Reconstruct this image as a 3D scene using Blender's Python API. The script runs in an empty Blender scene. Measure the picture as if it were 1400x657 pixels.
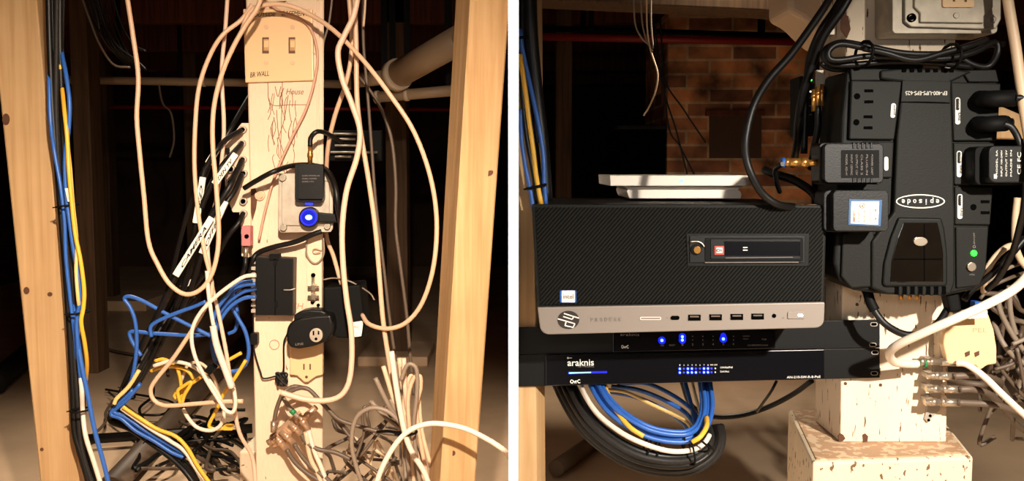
import bpy, bmesh, math, random
from mathutils import Vector, Matrix
random.seed(7)
SC = bpy.context.scene
C = SC.collection
F = 1300.0; TILT = math.radians(4.42); CH = 0.68
CT, ST = math.cos(TILT), math.sin(TILT)

# ---------------------------------------------------------------- geometry of the place
def W(px, py, Y):
    """point of the vertical plane at distance Y seen in direction (px, py)"""
    dx = (px-700)/F; dz = -(py-328.5)/F
    dy = CT + dz*ST; vz = -ST + dz*CT
    s = Y/dy
    return Vector((dx*s, Y, CH + vz*s))
def WF(px, py, z=0.0):
    """point of the horizontal plane at height z seen in direction (px, py)"""
    dx = (px-700)/F; dz = -(py-328.5)/F
    dy = CT + dz*ST; vz = -ST + dz*CT
    s = (z-CH)/vz
    return Vector((dx*s, dy*s, z))
def R(px, Y): return px*Y/F

# ---------------------------------------------------------------- materials
def lin(c):
    c = c/255.0
    return c/12.92 if c <= 0.04045 else ((c+0.055)/1.055)**2.4
def rgb(r, g, b): return (lin(r), lin(g), lin(b), 1)
def newmat(name):
    m = bpy.data.materials.new(name); m.use_nodes = True
    return m, m.node_tree, m.node_tree.nodes['Principled BSDF']
def mat(name, col, rough=0.5, metal=0.0, spec=0.5, var=0.0, vscale=40.0, bump=0.0, emit=None, estr=1.0, coat=0.0):
    m, t, p = newmat(name)
    p.inputs['Base Color'].default_value = rgb(*col)
    p.inputs['Roughness'].default_value = rough
    p.inputs['Metallic'].default_value = metal
    p.inputs['Specular IOR Level'].default_value = spec
    p.inputs['Coat Weight'].default_value = coat
    N, L = t.nodes, t.links
    if var or bump:
        tc = N.new('ShaderNodeTexCoord'); nz = N.new('ShaderNodeTexNoise')
        nz.inputs['Scale'].default_value = vscale; nz.inputs['Detail'].default_value = 5
        L.new(tc.outputs['Object'], nz.inputs['Vector'])
        if var:
            mx = N.new('ShaderNodeMix'); mx.data_type = 'RGBA'
            mx.inputs[6].default_value = rgb(*[max(0, c*(1-var)) for c in col])
            mx.inputs[7].default_value = rgb(*[min(255, c*(1+var)) for c in col])
            L.new(nz.outputs['Fac'], mx.inputs[0]); L.new(mx.outputs[2], p.inputs['Base Color'])
        if bump:
            bp = N.new('ShaderNodeBump'); bp.inputs['Strength'].default_value = bump
            bp.inputs['Distance'].default_value = 0.002
            L.new(nz.outputs['Fac'], bp.inputs['Height']); L.new(bp.outputs['Normal'], p.inputs['Normal'])
    if emit:
        p.inputs['Emission Color'].default_value = rgb(*emit); p.inputs['Emission Strength'].default_value = estr
    return m
def wood(name, c1, c2, c3, scale=1.0):
    m, t, p = newmat(name); N, L = t.nodes, t.links
    tc = N.new('ShaderNodeTexCoord'); mp = N.new('ShaderNodeMapping')
    mp.inputs['Scale'].default_value = (60*scale, 60*scale, 2.2*scale)
    nz = N.new('ShaderNodeTexNoise'); nz.inputs['Scale'].default_value = 1.6; nz.inputs['Detail'].default_value = 6
    nz.inputs['Distortion'].default_value = 0.6
    L.new(tc.outputs['Object'], mp.inputs[0]); L.new(mp.outputs[0], nz.inputs['Vector'])
    cr = N.new('ShaderNodeValToRGB'); e = cr.color_ramp.elements
    e[0].position = .3; e[0].color = rgb(*c1); e[1].position = .72; e[1].color = rgb(*c3)
    k = e.new(.5); k.color = rgb(*c2)
    L.new(nz.outputs['Fac'], cr.inputs[0])
    n2 = N.new('ShaderNodeTexNoise'); n2.inputs['Scale'].default_value = 9; n2.inputs['Detail'].default_value = 3
    L.new(tc.outputs['Object'], n2.inputs['Vector'])
    r2 = N.new('ShaderNodeMapRange'); r2.inputs[3].default_value = .78; r2.inputs[4].default_value = 1.15
    L.new(n2.outputs['Fac'], r2.inputs[0])
    mx = N.new('ShaderNodeMix'); mx.data_type = 'RGBA'; mx.blend_type = 'MULTIPLY'; mx.inputs[0].default_value = 1
    L.new(cr.outputs[0], mx.inputs[6]); L.new(r2.outputs[0], mx.inputs[7])
    L.new(mx.outputs[2], p.inputs['Base Color'])
    p.inputs['Roughness'].default_value = .65; p.inputs['Specular IOR Level'].default_value = .25
    bp = N.new('ShaderNodeBump'); bp.inputs['Strength'].default_value = .25; bp.inputs['Distance'].default_value = .001
    L.new(nz.outputs['Fac'], bp.inputs['Height']); L.new(bp.outputs[0], p.inputs['Normal'])
    return m
def painted(name, base, chip, amount=.36, stretch=(60, 60, 16)):
    m, t, p = newmat(name); N, L = t.nodes, t.links
    tc = N.new('ShaderNodeTexCoord'); mp = N.new('ShaderNodeMapping'); mp.inputs['Scale'].default_value = stretch
    L.new(tc.outputs['Object'], mp.inputs[0])
    nz = N.new('ShaderNodeTexNoise'); nz.inputs['Scale'].default_value = 3; nz.inputs['Detail'].default_value = 4
    L.new(mp.outputs[0], nz.inputs['Vector'])
    cr = N.new('ShaderNodeValToRGB'); e = cr.color_ramp.elements
    e[0].position = amount-.015; e[0].color = rgb(*chip); e[1].position = amount; e[1].color = rgb(*base)
    L.new(nz.outputs['Fac'], cr.inputs[0])
    n2 = N.new('ShaderNodeTexNoise'); n2.inputs['Scale'].default_value = 14; n2.inputs['Detail'].default_value = 5
    L.new(tc.outputs['Object'], n2.inputs['Vector'])
    r2 = N.new('ShaderNodeMapRange'); r2.inputs[3].default_value = .82; r2.inputs[4].default_value = 1.1
    L.new(n2.outputs['Fac'], r2.inputs[0])
    mx = N.new('ShaderNodeMix'); mx.data_type = 'RGBA'; mx.blend_type = 'MULTIPLY'; mx.inputs[0].default_value = 1
    L.new(cr.outputs[0], mx.inputs[6]); L.new(r2.outputs[0], mx.inputs[7]); L.new(mx.outputs[2], p.inputs['Base Color'])
    p.inputs['Roughness'].default_value = .6; p.inputs['Specular IOR Level'].default_value = .25
    bp = N.new('ShaderNodeBump'); bp.inputs['Strength'].default_value = .5; bp.inputs['Distance'].default_value = .0015
    L.new(nz.outputs['Fac'], bp.inputs['Height']); L.new(bp.outputs[0], p.inputs['Normal'])
    return m
def ribbed():
    m, t, p = newmat('diagonal_rib_plastic'); N, L = t.nodes, t.links
    tc = N.new('ShaderNodeTexCoord'); sp = N.new('ShaderNodeSeparateXYZ'); L.new(tc.outputs['Object'], sp.inputs[0])
    sb = N.new('ShaderNodeMath'); sb.operation = 'MULTIPLY'; sb.inputs[1].default_value = 1.15
    L.new(sp.outputs[0], sb.inputs[0])
    a = N.new('ShaderNodeMath'); a.operation = 'SUBTRACT'; L.new(sb.outputs[0], a.inputs[0]); L.new(sp.outputs[2], a.inputs[1])
    b = N.new('ShaderNodeMath'); b.operation = 'MULTIPLY'; b.inputs[1].default_value = 2*math.pi/0.0052; L.new(a.outputs[0], b.inputs[0])
    s = N.new('ShaderNodeMath'); s.operation = 'SINE'; L.new(b.outputs[0], s.inputs[0])
    cr = N.new('ShaderNodeValToRGB'); e = cr.color_ramp.elements
    e[0].position = .35; e[0].color = rgb(2, 2, 2); e[1].position = .75; e[1].color = rgb(28, 28, 25)
    r = N.new('ShaderNodeMapRange'); r.inputs[1].default_value = -1; L.new(s.outputs[0], r.inputs[0]); L.new(r.outputs[0], cr.inputs[0])
    L.new(cr.outputs[0], p.inputs['Base Color']); p.inputs['Roughness'].default_value = .55; p.inputs['Specular IOR Level'].default_value = .1
    bp = N.new('ShaderNodeBump'); bp.inputs['Strength'].default_value = .7; bp.inputs['Distance'].default_value = .001
    L.new(r.outputs[0], bp.inputs['Height']); L.new(bp.outputs[0], p.inputs['Normal'])
    return m
def brickmat():
    m, t, p = newmat('old_brick'); N, L = t.nodes, t.links
    tc = N.new('ShaderNodeTexCoord'); sp = N.new('ShaderNodeSeparateXYZ'); L.new(tc.outputs['Object'], sp.inputs[0])
    cb = N.new('ShaderNodeCombineXYZ'); L.new(sp.outputs[0], cb.inputs[0]); L.new(sp.outputs[2], cb.inputs[1])
    ad = N.new('ShaderNodeMath'); ad.operation = 'ADD'; L.new(sp.outputs[0], ad.inputs[0]); L.new(sp.outputs[1], ad.inputs[1]); L.new(ad.outputs[0], cb.inputs[0])
    br = N.new('ShaderNodeTexBrick'); L.new(cb.outputs[0], br.inputs['Vector'])
    br.inputs['Scale'].default_value = 1; br.inputs['Brick Width'].default_value = .14; br.inputs['Row Height'].default_value = .044
    br.inputs['Mortar Size'].default_value = .004; br.inputs['Bias'].default_value = -.1
    br.inputs['Color1'].default_value = rgb(190, 126, 80); br.inputs['Color2'].default_value = rgb(88, 52, 38)
    br.inputs['Mortar'].default_value = rgb(170, 142, 108)
    nz = N.new('ShaderNodeTexNoise'); nz.inputs['Scale'].default_value = 11; nz.inputs['Detail'].default_value = 6
    L.new(tc.outputs['Object'], nz.inputs['Vector'])
    r2 = N.new('ShaderNodeMapRange'); r2.inputs[1].default_value = .3; r2.inputs[2].default_value = .7; r2.inputs[3].default_value = .15; r2.inputs[4].default_value = 1.8
    L.new(nz.outputs['Fac'], r2.inputs[0])
    mx = N.new('ShaderNodeMix'); mx.data_type = 'RGBA'; mx.blend_type = 'MULTIPLY'; mx.inputs[0].default_value = 1
    L.new(br.outputs[0], mx.inputs[6]); L.new(r2.outputs[0], mx.inputs[7]); L.new(mx.outputs[2], p.inputs['Base Color'])
    p.inputs['Roughness'].default_value = .9
    return m
M = dict(
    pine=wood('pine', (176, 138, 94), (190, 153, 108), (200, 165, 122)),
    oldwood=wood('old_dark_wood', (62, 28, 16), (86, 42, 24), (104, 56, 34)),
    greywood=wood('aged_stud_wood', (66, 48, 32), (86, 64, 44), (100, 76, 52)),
    cream=painted('cream_paint_old', (228, 200, 172), (120, 78, 46), .30),
    cream2=painted('cream_paint_chipped', (226, 206, 180), (96, 66, 38), .365, (60, 60, 10)),
    block=painted('painted_concrete', (216, 196, 168), (112, 84, 60), .37, (40, 40, 24)),
    blocktop=painted('bare_concrete_top', (176, 140, 108), (206, 178, 146), .46, (30, 30, 30)),
    concrete=mat('concrete_floor', (190, 162, 132), .85, var=.16, vscale=5, bump=.25),
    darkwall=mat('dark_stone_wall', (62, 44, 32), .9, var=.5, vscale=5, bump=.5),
    white_paint=mat('white_paint', (250, 248, 244), .6),
    brick=brickmat(),
    ivory=mat('ivory_plastic', (226, 188, 142), .35, coat=.2),
    ivory_dark=mat('slot_shadow_brown', (92, 58, 30), .6),
    tan=mat('tan_cable_jacket', (212, 174, 142), .42),
    tan2=mat('pale_tan_cable_jacket', (220, 184, 158), .42),
    tanshade=mat('thin_rose_tan_wire', (198, 150, 124), .5),
    white=mat('white_cable_jacket', (222, 206, 188), .4),
    beige=mat('beige_cable_jacket', (212, 184, 152), .45),
    grey=mat('grey_cable_jacket', (132, 116, 100), .5),
    dgrey=mat('dark_grey_cable_jacket', (92, 76, 62), .5),
    black=mat('black_cable_jacket', (13, 11, 10), .45, spec=.35),
    blackbraid=mat('black_printed_jacket', (30, 28, 26), .55, var=.7, vscale=500, spec=.2),
    blue=mat('blue_cable_jacket', (44, 92, 170), .4),
    yellow=mat('yellow_cable_jacket', (226, 172, 52), .42),
    yellow2=mat('pale_yellow_jacket', (232, 196, 124), .42),
    plastic=mat('black_plastic', (9, 8, 8), .45, spec=.3, bump=.08, vscale=500),
    matte=mat('matte_black', (6, 6, 6), .65, spec=.15),
    gunmetal=mat('charcoal_plastic', (21, 21, 18), .55, spec=.18, bump=.1, vscale=600),
    gunmetal2=mat('dark_charcoal_plastic', (15, 15, 13), .55, spec=.18, bump=.1, vscale=600),
    hole=mat('deep_black', (2, 2, 2), .8, spec=.03),
    gloss=mat('black_gloss_panel', (10, 10, 14), .2, coat=.3),
    rackblack=mat('rack_black_paint', (8, 8, 8), .5, spec=.25),
    smoke=mat('smoked_window', (17, 13, 9), .12, var=.4, vscale=30, coat=.6),
    rib=ribbed(),
    silver=mat('silver_plastic', (132, 121, 112), .5, metal=.15),
    steel=mat('galvanised_steel', (160, 150, 134), .5, metal=.55, var=.2, vscale=60),
    tinbox=mat('dull_metal_box', (176, 164, 148), .5, metal=.4, var=.22, vscale=50),
    nickel=mat('nickel_connector', (196, 180, 160), .3, metal=.85),
    brass=mat('brass_connector', (206, 150, 78), .28, metal=.85),
    copper=mat('copper_connector', (206, 172, 142), .35, metal=.65),
    white_plastic=mat('white_plastic', (242, 230, 216), .4),
    paper=mat('paper_label', (240, 232, 214), .7),
    bluepaper=mat('blue_label_edge', (40, 84, 130), .6),
    redprint=mat('red_print', (200, 60, 50), .6),
    ink=mat('black_ink', (34, 24, 20), .7),
    pencil=mat('brown_pencil', (138, 92, 66), .8),
    redink=mat('red_ink', (216, 130, 104), .7),
    whiteink=mat('white_print', (226, 222, 210), .6),
    greyink=mat('grey_print', (112, 104, 98), .6),
    pvc=mat('grey_pvc_pipe', (176, 152, 124), .45),
    pvcring=mat('pale_pvc_collar', (226, 208, 182), .45),
    redpipe=mat('red_painted_pipe', (128, 18, 14), .5),
    rust=mat('rusty_brown', (80, 48, 28), .8, var=.4, vscale=80),
    pink=mat('pink_plastic', (190, 112, 112), .5),
    greenband=mat('green_band', (30, 120, 70), .5),
    bluecap=mat('blue_plastic_cap', (34, 84, 160), .4),
    led_blue=mat('blue_led', (10, 16, 110), .4, emit=(10, 24, 255), estr=2.2),
    led_navy=mat('navy_lens', (6, 10, 90), .3, emit=(8, 20, 220), estr=.7),
    led_core=mat('blue_led_core', (120, 180, 255), .4, emit=(90, 170, 255), estr=6),
    led_dim=mat('dim_blue_led', (20, 30, 120), .4, emit=(60, 70, 230), estr=1.6),
    led_green=mat('green_led', (20, 160, 30), .4, emit=(30, 255, 40), estr=5),
    led_pale=mat('pale_blue_led', (150, 200, 240), .4, emit=(150, 205, 255), estr=.6),
    led_white=mat('white_led', (255, 255, 240), .4, emit=(255, 250, 235), estr=2),
)

# ---------------------------------------------------------------- mesh building
def catmull(P, n=6):
    out = []
    Q = [P[0]+(P[0]-P[1])] + list(P) + [P[-1]+(P[-1]-P[-2])]
    for i in range(1, len(Q)-2):
        a, b, c, d = Q[i-1], Q[i], Q[i+1], Q[i+2]
        for k in range(n):
            t = k/n
            out.append(.5*((2*b) + (c-a)*t + (2*a-5*b+4*c-d)*t*t + (3*b-a-3*c+d)*t**3))
    out.append(P[-1].copy())
    return out
class B:
    def __init__(s): s.bm = bmesh.new()
    def _merge(s, bm):
        me = bpy.data.meshes.new('tmp'); bm.to_mesh(me); bm.free(); s.bm.from_mesh(me); bpy.data.meshes.remove(me)
        return s
    def solid(s, front, back, bev=0.0, segs=2):
        """loft between two equal rings"""
        bm = bmesh.new()
        f = [bm.verts.new(p) for p in front]; b = [bm.verts.new(p) for p in back]; n = len(f)
        bm.faces.new(f); bm.faces.new(b[::-1])
        for i in range(n): bm.faces.new((f[i], b[i], b[(i+1) % n], f[(i+1) % n]))
        bmesh.ops.recalc_face_normals(bm, faces=bm.faces)
        if bev:
            bmesh.ops.bevel(bm, geom=list(bm.edges), offset=bev, segments=segs, affect='EDGES', profile=.5, clamp_overlap=True)
        return s._merge(bm)
    def prism(s, poly, Y, depth, bev=0.0, segs=2):
        fr = [W(x, y, Y) for x, y in poly]
        return s.solid(fr, [p+Vector((0, depth, 0)) for p in fr], bev, segs)
    def box(s, x0, y0, x1, y1, Y, depth, bev=0.0, segs=2):
        return s.prism([(x0, y0), (x1, y0), (x1, y1), (x0, y1)], Y, depth, bev, segs)
    def rrect(s, x0, y0, x1, y1, r, Y, depth, bev=0.0, rot=0, n=5):
        return s.prism(rr(x0, y0, x1, y1, r, rot, n), Y, depth, bev)
    def disc(s, cx, cy, rx, Y, depth, ry=None, bev=0.0, n=24):
        ry = ry or rx
        return s.prism([(cx+rx*math.cos(a*2*math.pi/n), cy+ry*math.sin(a*2*math.pi/n)) for a in range(n)], Y, depth, bev)
    def ringdisc(s, cx, cy, rx, ry, w, Y, depth, n=40):
        bm = bmesh.new(); vs = []
        for k in range(n):
            a = k*2*math.pi/n; c, q = math.cos(a), math.sin(a)
            o = W(cx+rx*c, cy+ry*q, Y); i = W(cx+(rx-w)*c, cy+(ry-w)*q, Y); d = Vector((0, depth, 0))
            vs.append([bm.verts.new(p) for p in (o, i, i+d, o+d)])
        for k in range(n):
            a, b = vs[k], vs[(k+1) % n]
            for j in range(4): bm.faces.new((a[j], a[(j+1) % 4], b[(j+1) % 4], b[j]))
        bmesh.ops.recalc_face_normals(bm, faces=bm.faces)
        return s._merge(bm)
    def tube(s, P, r, sides=10, r2=None, closed=False):
        P = [Vector(p) for p in P]; n = len(P); bm = bmesh.new(); rings = []
        T = []
        for i in range(n):
            if closed: t = P[(i+1) % n]-P[i-1]
            else: t = P[min(i+1, n-1)]-P[max(i-1, 0)]
            T.append(t.normalized() if t.length > 1e-9 else Vector((0, 0, 1)))
        u = T[0].orthogonal().normalized()
        for i in range(n):
            u = (u - T[i]*u.dot(T[i]));
            u = u.normalized() if u.length > 1e-6 else T[i].orthogonal().normalized()
            v = T[i].cross(u)
            rr_ = r if r2 is None else r+(r2-r)*i/(n-1)
            rings.append([bm.verts.new(P[i]+rr_*(math.cos(a*2*math.pi/sides)*u+math.sin(a*2*math.pi/sides)*v)) for a in range(sides)])
        for i in range(n if closed else n-1):
            A, Bq = rings[i], rings[(i+1) % n]
            for a in range(sides):
                f = bm.faces.new((A[a], A[(a+1) % sides], Bq[(a+1) % sides], Bq[a])); f.smooth = True
        if not closed:
            bm.faces.new(rings[0][::-1]); bm.faces.new(rings[-1])
        bmesh.ops.recalc_face_normals(bm, faces=bm.faces)
        return s._merge(bm)
    def tp(s, pts, rpx, Y=None, sides=10, smooth=6, r2=None):
        P = [W(p[0], p[1], p[2] if len(p) > 2 else Y) for p in pts]
        Ym = sum(p.y for p in P)/len(P)
        if smooth and len(P) > 2: P = catmull(P, smooth)
        return s.tube(P, R(rpx, Ym), sides, None if r2 is None else R(r2, Ym))
    def cyl(s, a, b, r, r2=None, sides=16): return s.tube([Vector(a), Vector(b)], r, sides, r2)
    def text(s, body, x0, yb, w, h, Y, rot=0.0, depth=.0006, shear=0, weight=0.0):
        """letters whose baseline starts at (x0,yb), w wide, h high, turned by rot about the start"""
        cu = bpy.data.curves.new('lettering', 'FONT'); cu.body = body; cu.extrude = .02; cu.shear = shear; cu.offset = weight
        cu.resolution_u = 3
        o = bpy.data.objects.new('lettering', cu); C.objects.link(o); bpy.context.view_layer.update()
        me = bpy.data.meshes.new_from_object(o); C.objects.unlink(o); bpy.data.objects.remove(o); bpy.data.curves.remove(cu)
        xs = [v.co.x for v in me.vertices]; ys = [v.co.y for v in me.vertices]
        if not xs: return s
        ax, bx, ay, by = min(xs), max(xs), min(ys), max(ys); c, q = math.cos(rot), math.sin(rot)
        for v in me.vertices:
            u = (v.co.x-ax)/(bx-ax)*w; k = (v.co.y-ay)/(by-ay)*h
            p = W(x0+u*c-(-k)*q, yb+u*q+(-k)*c, Y); p.y += 0 if v.co.z > 0 else depth
            v.co = p
        s.bm.from_mesh(me); bpy.data.meshes.remove(me)
        return s
def rr(x0, y0, x1, y1, r, rot=0, n=5):
    out = []
    for cx, cy, a0 in ((x1-r, y0+r, -90), (x1-r, y1-r, 0), (x0+r, y1-r, 90), (x0+r, y0+r, 180)):
        for k in range(n+1):
            a = math.radians(a0+90*k/n); out.append((cx+r*math.cos(a), cy+r*math.sin(a)))
    if rot:
        mx, my = (x0+x1)/2, (y0+y1)/2; c, s = math.cos(rot), math.sin(rot)
        out = [(mx+(x-mx)*c-(y-my)*s, my+(x-mx)*s+(y-my)*c) for x, y in out]
    return out

def wpos(o):
    p = Vector((0, 0, 0))
    while o: p += o.location; o = o.parent
    return p
def link(name, b, m, parent=None, **props):
    me = bpy.data.meshes.new(name); bm = b.bm
    vs = [v.co for v in bm.verts]
    lo = Vector([min(v[i] for v in vs) for i in range(3)]); hi = Vector([max(v[i] for v in vs) for i in range(3)])
    org = Vector(((lo.x+hi.x)/2, (lo.y+hi.y)/2, lo.z))
    for v in bm.verts: v.co -= org
    bm.to_mesh(me); bm.free(); me.materials.append(m)
    o = bpy.data.objects.new(name, me); C.objects.link(o)
    o.location = org - (wpos(parent) if parent else Vector())
    o.parent = parent
    for k, v in props.items(): o[k] = v
    return o
def thing(name, label, cat, loc, group=None):
    o = bpy.data.objects.new(name, None); o.empty_display_size = .02; C.objects.link(o); o.location = loc
    o['label'] = label; o['category'] = cat
    if group: o['group'] = group
    return o
def tag(o, label, cat, group=None):
    o['label'] = label; o['category'] = cat
    if group: o['group'] = group
    return o
def struct(name, b, m):
    o = link(name, b, m); o['kind'] = 'structure'; return o
def cable(name, label, pts, rpx, m, Y=1.5, group=None, cat='cable', sides=10):
    P = [W(p[0], p[1], p[2] if len(p) > 2 else Y) for p in pts]
    Ym = sum(p.y for p in P)/len(P); r = R(rpx, Ym)
    if len(P) > 2: P = catmull(P, 6)
    def out(q, e):
        if q <= -10: return [Vector((e.x, e.y, e.z+(CEIL-e.z)*k)) for k in (.5, 1)]
        if q >= 668 and e.z > .03: return [Vector((e.x, e.y, e.z+(r-e.z)*k)) for k in (.5, 1)]
        return []
    P = out(pts[0][1], P[0])[::-1] + P + out(pts[-1][1], P[-1])
    b = B().tube(P, r, sides)
    return tag(link(name, b, M[m]), label, cat, group)
def tie(px, py, Y, rpx, ang, label, w=1.3, group=None):
    """a cable tie: closed band round a bundle running in screen direction ang (degrees)"""
    c = W(px, py, Y); a = math.radians(ang); r = R(rpx, Y)
    u = Vector((-math.sin(a), 0, -math.cos(a))); v = Vector((0, 1, 0))
    P = [c+r*(math.cos(t*math.pi/8)*u+math.sin(t*math.pi/8)*v) for t in range(16)]
    o = thing('cable_tie', label, 'cable tie', c-Vector((0, 0, r)), group)
    link('band', B().tube(P, R(w, Y), 6, closed=True), M['matte'], o)
    e = c+u*r
    link('tail', B().cyl(e-Vector((0, R(1, Y), 0)), e+u*R(4, Y)-Vector((0, R(5, Y), 0)), R(w*.6, Y), sides=6), M['matte'], o)
    return o
def vpost(corners, z0, z1, m=None):
    """upright of straight edges; corner = (px at row 0, px at row 657, Y)"""
    lo, hi = [], []
    for a, b, Y in corners:
        p, q = W(a, 0, Y), W(b, 657, Y); d = (q-p)/(q.z-p.z)
        lo.append(p+d*(z0-p.z)); hi.append(p+d*(z1-p.z))
    return B().solid(lo, hi, .002, 1)
def aabox(x0, y0, z0, x1, y1, z1, bev=0):
    return B().solid([Vector(p) for p in ((x0, y0, z0), (x1, y0, z0), (x1, y0, z1), (x0, y0, z1))],
                     [Vector(p) for p in ((x0, y1, z0), (x1, y1, z0), (x1, y1, z1), (x0, y1, z1))], bev)
CEIL = 1.3
# ================================================================= THE ROOM
struct('floor', aabox(-3, -1, -.05, 3, 7, 0), M['concrete'])
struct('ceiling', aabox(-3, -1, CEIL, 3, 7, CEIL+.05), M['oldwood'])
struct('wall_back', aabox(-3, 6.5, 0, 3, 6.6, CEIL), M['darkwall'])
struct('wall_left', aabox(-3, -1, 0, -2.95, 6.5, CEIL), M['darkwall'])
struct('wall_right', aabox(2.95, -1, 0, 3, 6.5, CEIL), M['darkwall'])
struct('view_divider', B().solid([Vector((-.00085, .22, 0)), Vector((.0015, .22, 0)), Vector((.0015, .22, CEIL)), Vector((-.00085, .22, CEIL))],  # panel standing in for the white strip between the two views
        [Vector((-.00085, 6.5, 0)), Vector((.0015, 6.5, 0)), Vector((.0015, 6.5, CEIL)), Vector((-.00085, 6.5, CEIL))]), M['white_paint'])
for i, y in enumerate((2.5, 3.3, 4.1, 4.9, 5.7)):
    for sx, x0, x1 in (('left', -2.9, -.01), ('right', .01, 2.9)):
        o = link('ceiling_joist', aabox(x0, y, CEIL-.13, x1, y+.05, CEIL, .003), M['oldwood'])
        tag(o, 'dark aged ceiling joist across the %s bay, %s from the camera' % (sx, ('nearest', 'second', 'third', 'fourth', 'farthest')[i]), 'beam', 'dark ceiling joists')

# ================================================================= LEFT BAY: UPRIGHTS
YP = 1.56
def knot(px, py, Y, rx, ry, parent, ang=0):
    b = B(); n = 18; c, s = math.cos(ang), math.sin(ang)
    b.prism([(px+rx*math.cos(t*2*math.pi/n)*c-ry*math.sin(t*2*math.pi/n)*s, py+rx*math.cos(t*2*math.pi/n)*s+ry*math.sin(t*2*math.pi/n)*c) for t in range(n)], Y, .002)
    link('knot', b, M['rust'], parent, label='dark brown knot in the pale wood')
def yon(c, px, py):
    """distance of the front face between corners c[0], c[1] of an upright, at (px,py)"""
    t = py/657; xa = c[0][0]+(c[0][1]-c[0][0])*t; xb = c[1][0]+(c[1][1]-c[1][0])*t
    return c[0][2]+(c[1][2]-c[0][2])*(px-xa)/(xb-xa)
cs = [(-14, 55, 1.46), (50, 108, 1.46), (66, 122, 1.515), (0, 70, 1.53)]
t = thing('wood_post', 'pale pine upright at the far left beside the blue and yellow cable bundle', 'post', WF(80, 657))
t.location = (W(82, 657, 1.5).x, 1.5, 0)
link('upright', vpost(cs, 0, CEIL), M['pine'], t)
for x, y, a, b_ in ((8, 163, 5, 8), (36, 397, 4, 5), (68, 402, 3.4, 3), (57, 614, 2.4, 2.4)): knot(x, y, yon(cs, x, y)-.0008, a, b_, t)
cs = [(643, 602, 1.36), (697, 650, 1.385), (687, 643, 1.46), (623, 586, 1.455)]
t = thing('wood_post', 'pale pine upright right of the hanging tan cables, beside the white divider', 'post', (W(627, 657, 1.39).x, 1.39, 0))
link('upright', vpost(cs, 0, CEIL), M['pine'], t)
for x, y, a, b_, g in ((668, 237, 7, 3.4, -.5), (619, 619, 3.6, 3.6, 0)): knot(x, y, yon(cs, x, y)-.0008, a, b_, t, g)
t = thing('painted_post', 'cream painted post carrying the double light switch', 'post', (W(395, 657, YP).x, YP+.05, 0))
link('upright', vpost([(336, 350, YP), (443, 441, YP), (440, 438, YP+.09), (352, 364, YP+.09)], 0, CEIL), M['cream'], t)
b = B()
for pts in ([(366, 113), (370, 142), (398, 143), (424, 143)], [(378, 150), (381, 185), (388, 210)], [(386, 112), (385, 160), (384, 212), (390, 240)],
            [(394, 130), (388, 165), (380, 190)], [(374, 160), (377, 175), (372, 190)], [(399, 165), (394, 185), (402, 200)], [(388, 120), (384, 132)],
            [(376, 118), (380, 132), (384, 118)]):
    b.tp([(x, y, YP-.0004) for x, y in pts], .5, sides=5)
rnd = random.Random(4)
for k in range(26):
    x = rnd.uniform(366, 404); y = rnd.uniform(116, 225); b.tp([(x, y, YP-.0003), (x+rnd.uniform(-3, 3), y+rnd.uniform(6, 16), YP-.0003), (x+rnd.uniform(-4, 4), y+rnd.uniform(18, 32), YP-.0003)], .45, sides=5)
b.text('House', 391, 129, 24, 8, YP-.0008, shear=.3)
link('pencil_marks', b, M['pencil'], t, label='brown pencil scrawl on the cream paint')
b = B().text('SH', 400, 422, 15, 8, YP-.0008, shear=.2)
link('pencil_marks', b, M['redink'], t, label='faint red letters on the cream paint')
b = B().ringdisc(375, 471, 7, 7, 1, YP-.001, .001)
link('pencil_marks', b, M['redink'], t, label='small red circle on the cream paint')
b = B().prism([(343, 258), (349, 257), (352, 266), (350, 285), (345, 302), (343, 290)], YP-.001, .001).prism([(378, 2), (392, 1), (388, 5), (380, 8)], YP-.001, .001)
link('chipped_patch', b, M['rust'], t, label='rust brown patch where paint has flaked')
b = B().disc(355, 267, 7, YP-.005, .006, bev=.001); b.disc(355, 267, 4, YP-.0075, .003)
tag(link('nail_cap', b, M['tan']), 'small round cap nailed on the cream post left of the metal box', 'nail cap')

link('edge_bead', B().prism([(433, -20), (436, -20), (436, 232), (433, 232)], YP-.0025, .003, .0008), M['cream'], t)
# concrete footing
o = link('concrete_footing', aabox(-.60, YP-.06, 0, -.375, YP-.015, .0), M['block']) if 0 else None
b = B().solid([WF(302, 620, .16), WF(352, 620, .16), WF(352, 607, .16), WF(302, 607, .16)], [p-Vector((0, 0, .16)) for p in (WF(302, 620, .16), WF(352, 620, .16), WF(352, 607, .16), WF(302, 607, .16))], .004)
b = B(); p = W(340, 617, YP+.12); b = aabox(W(327, 640, p.y).x, p.y, 0, W(372, 640, p.y).x, p.y+.12, p.z, .004)
tag(link('concrete_footing', b, M['block']), 'pinkish concrete footing block behind the left foot of the cream post', 'footing')

# ---- double switch plate
t = thing('light_switch', 'ivory double toggle switch plate with handwriting at the top of the cream post', 'switch', W(382, 112, YP))
link('plate', B().prism([(332, 12), (427, 12), (429, 110), (335, 113)], YP-.007, .0068, .002, 3), M['ivory'], t)
for x in (363, 399):
    link('toggle_slot', B().box(x-4.5, 51, x+4.5, 73, YP-.0076, .002), M['ivory_dark'], t)
    b = B().solid([W(x-2.5, 56, YP-.013), W(x+4, 56, YP-.013), W(x+4, 64, YP-.016), W(x-2.5, 64, YP-.016)],
                  [W(x-3, 53, YP-.0065), W(x+4.5, 53, YP-.0065), W(x+4.5, 70, YP-.0065), W(x-3, 70, YP-.0065)], .0008)
    link('toggle', b, M['ivory'], t)
    for y in (37, 86):
        link('screw', B().disc(x+.5, y, 3, YP-.0086, .002, bev=.0004).box(x-2, y-.4, x+3, y+.4, YP-.009, .001), M['tan'], t)
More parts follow.
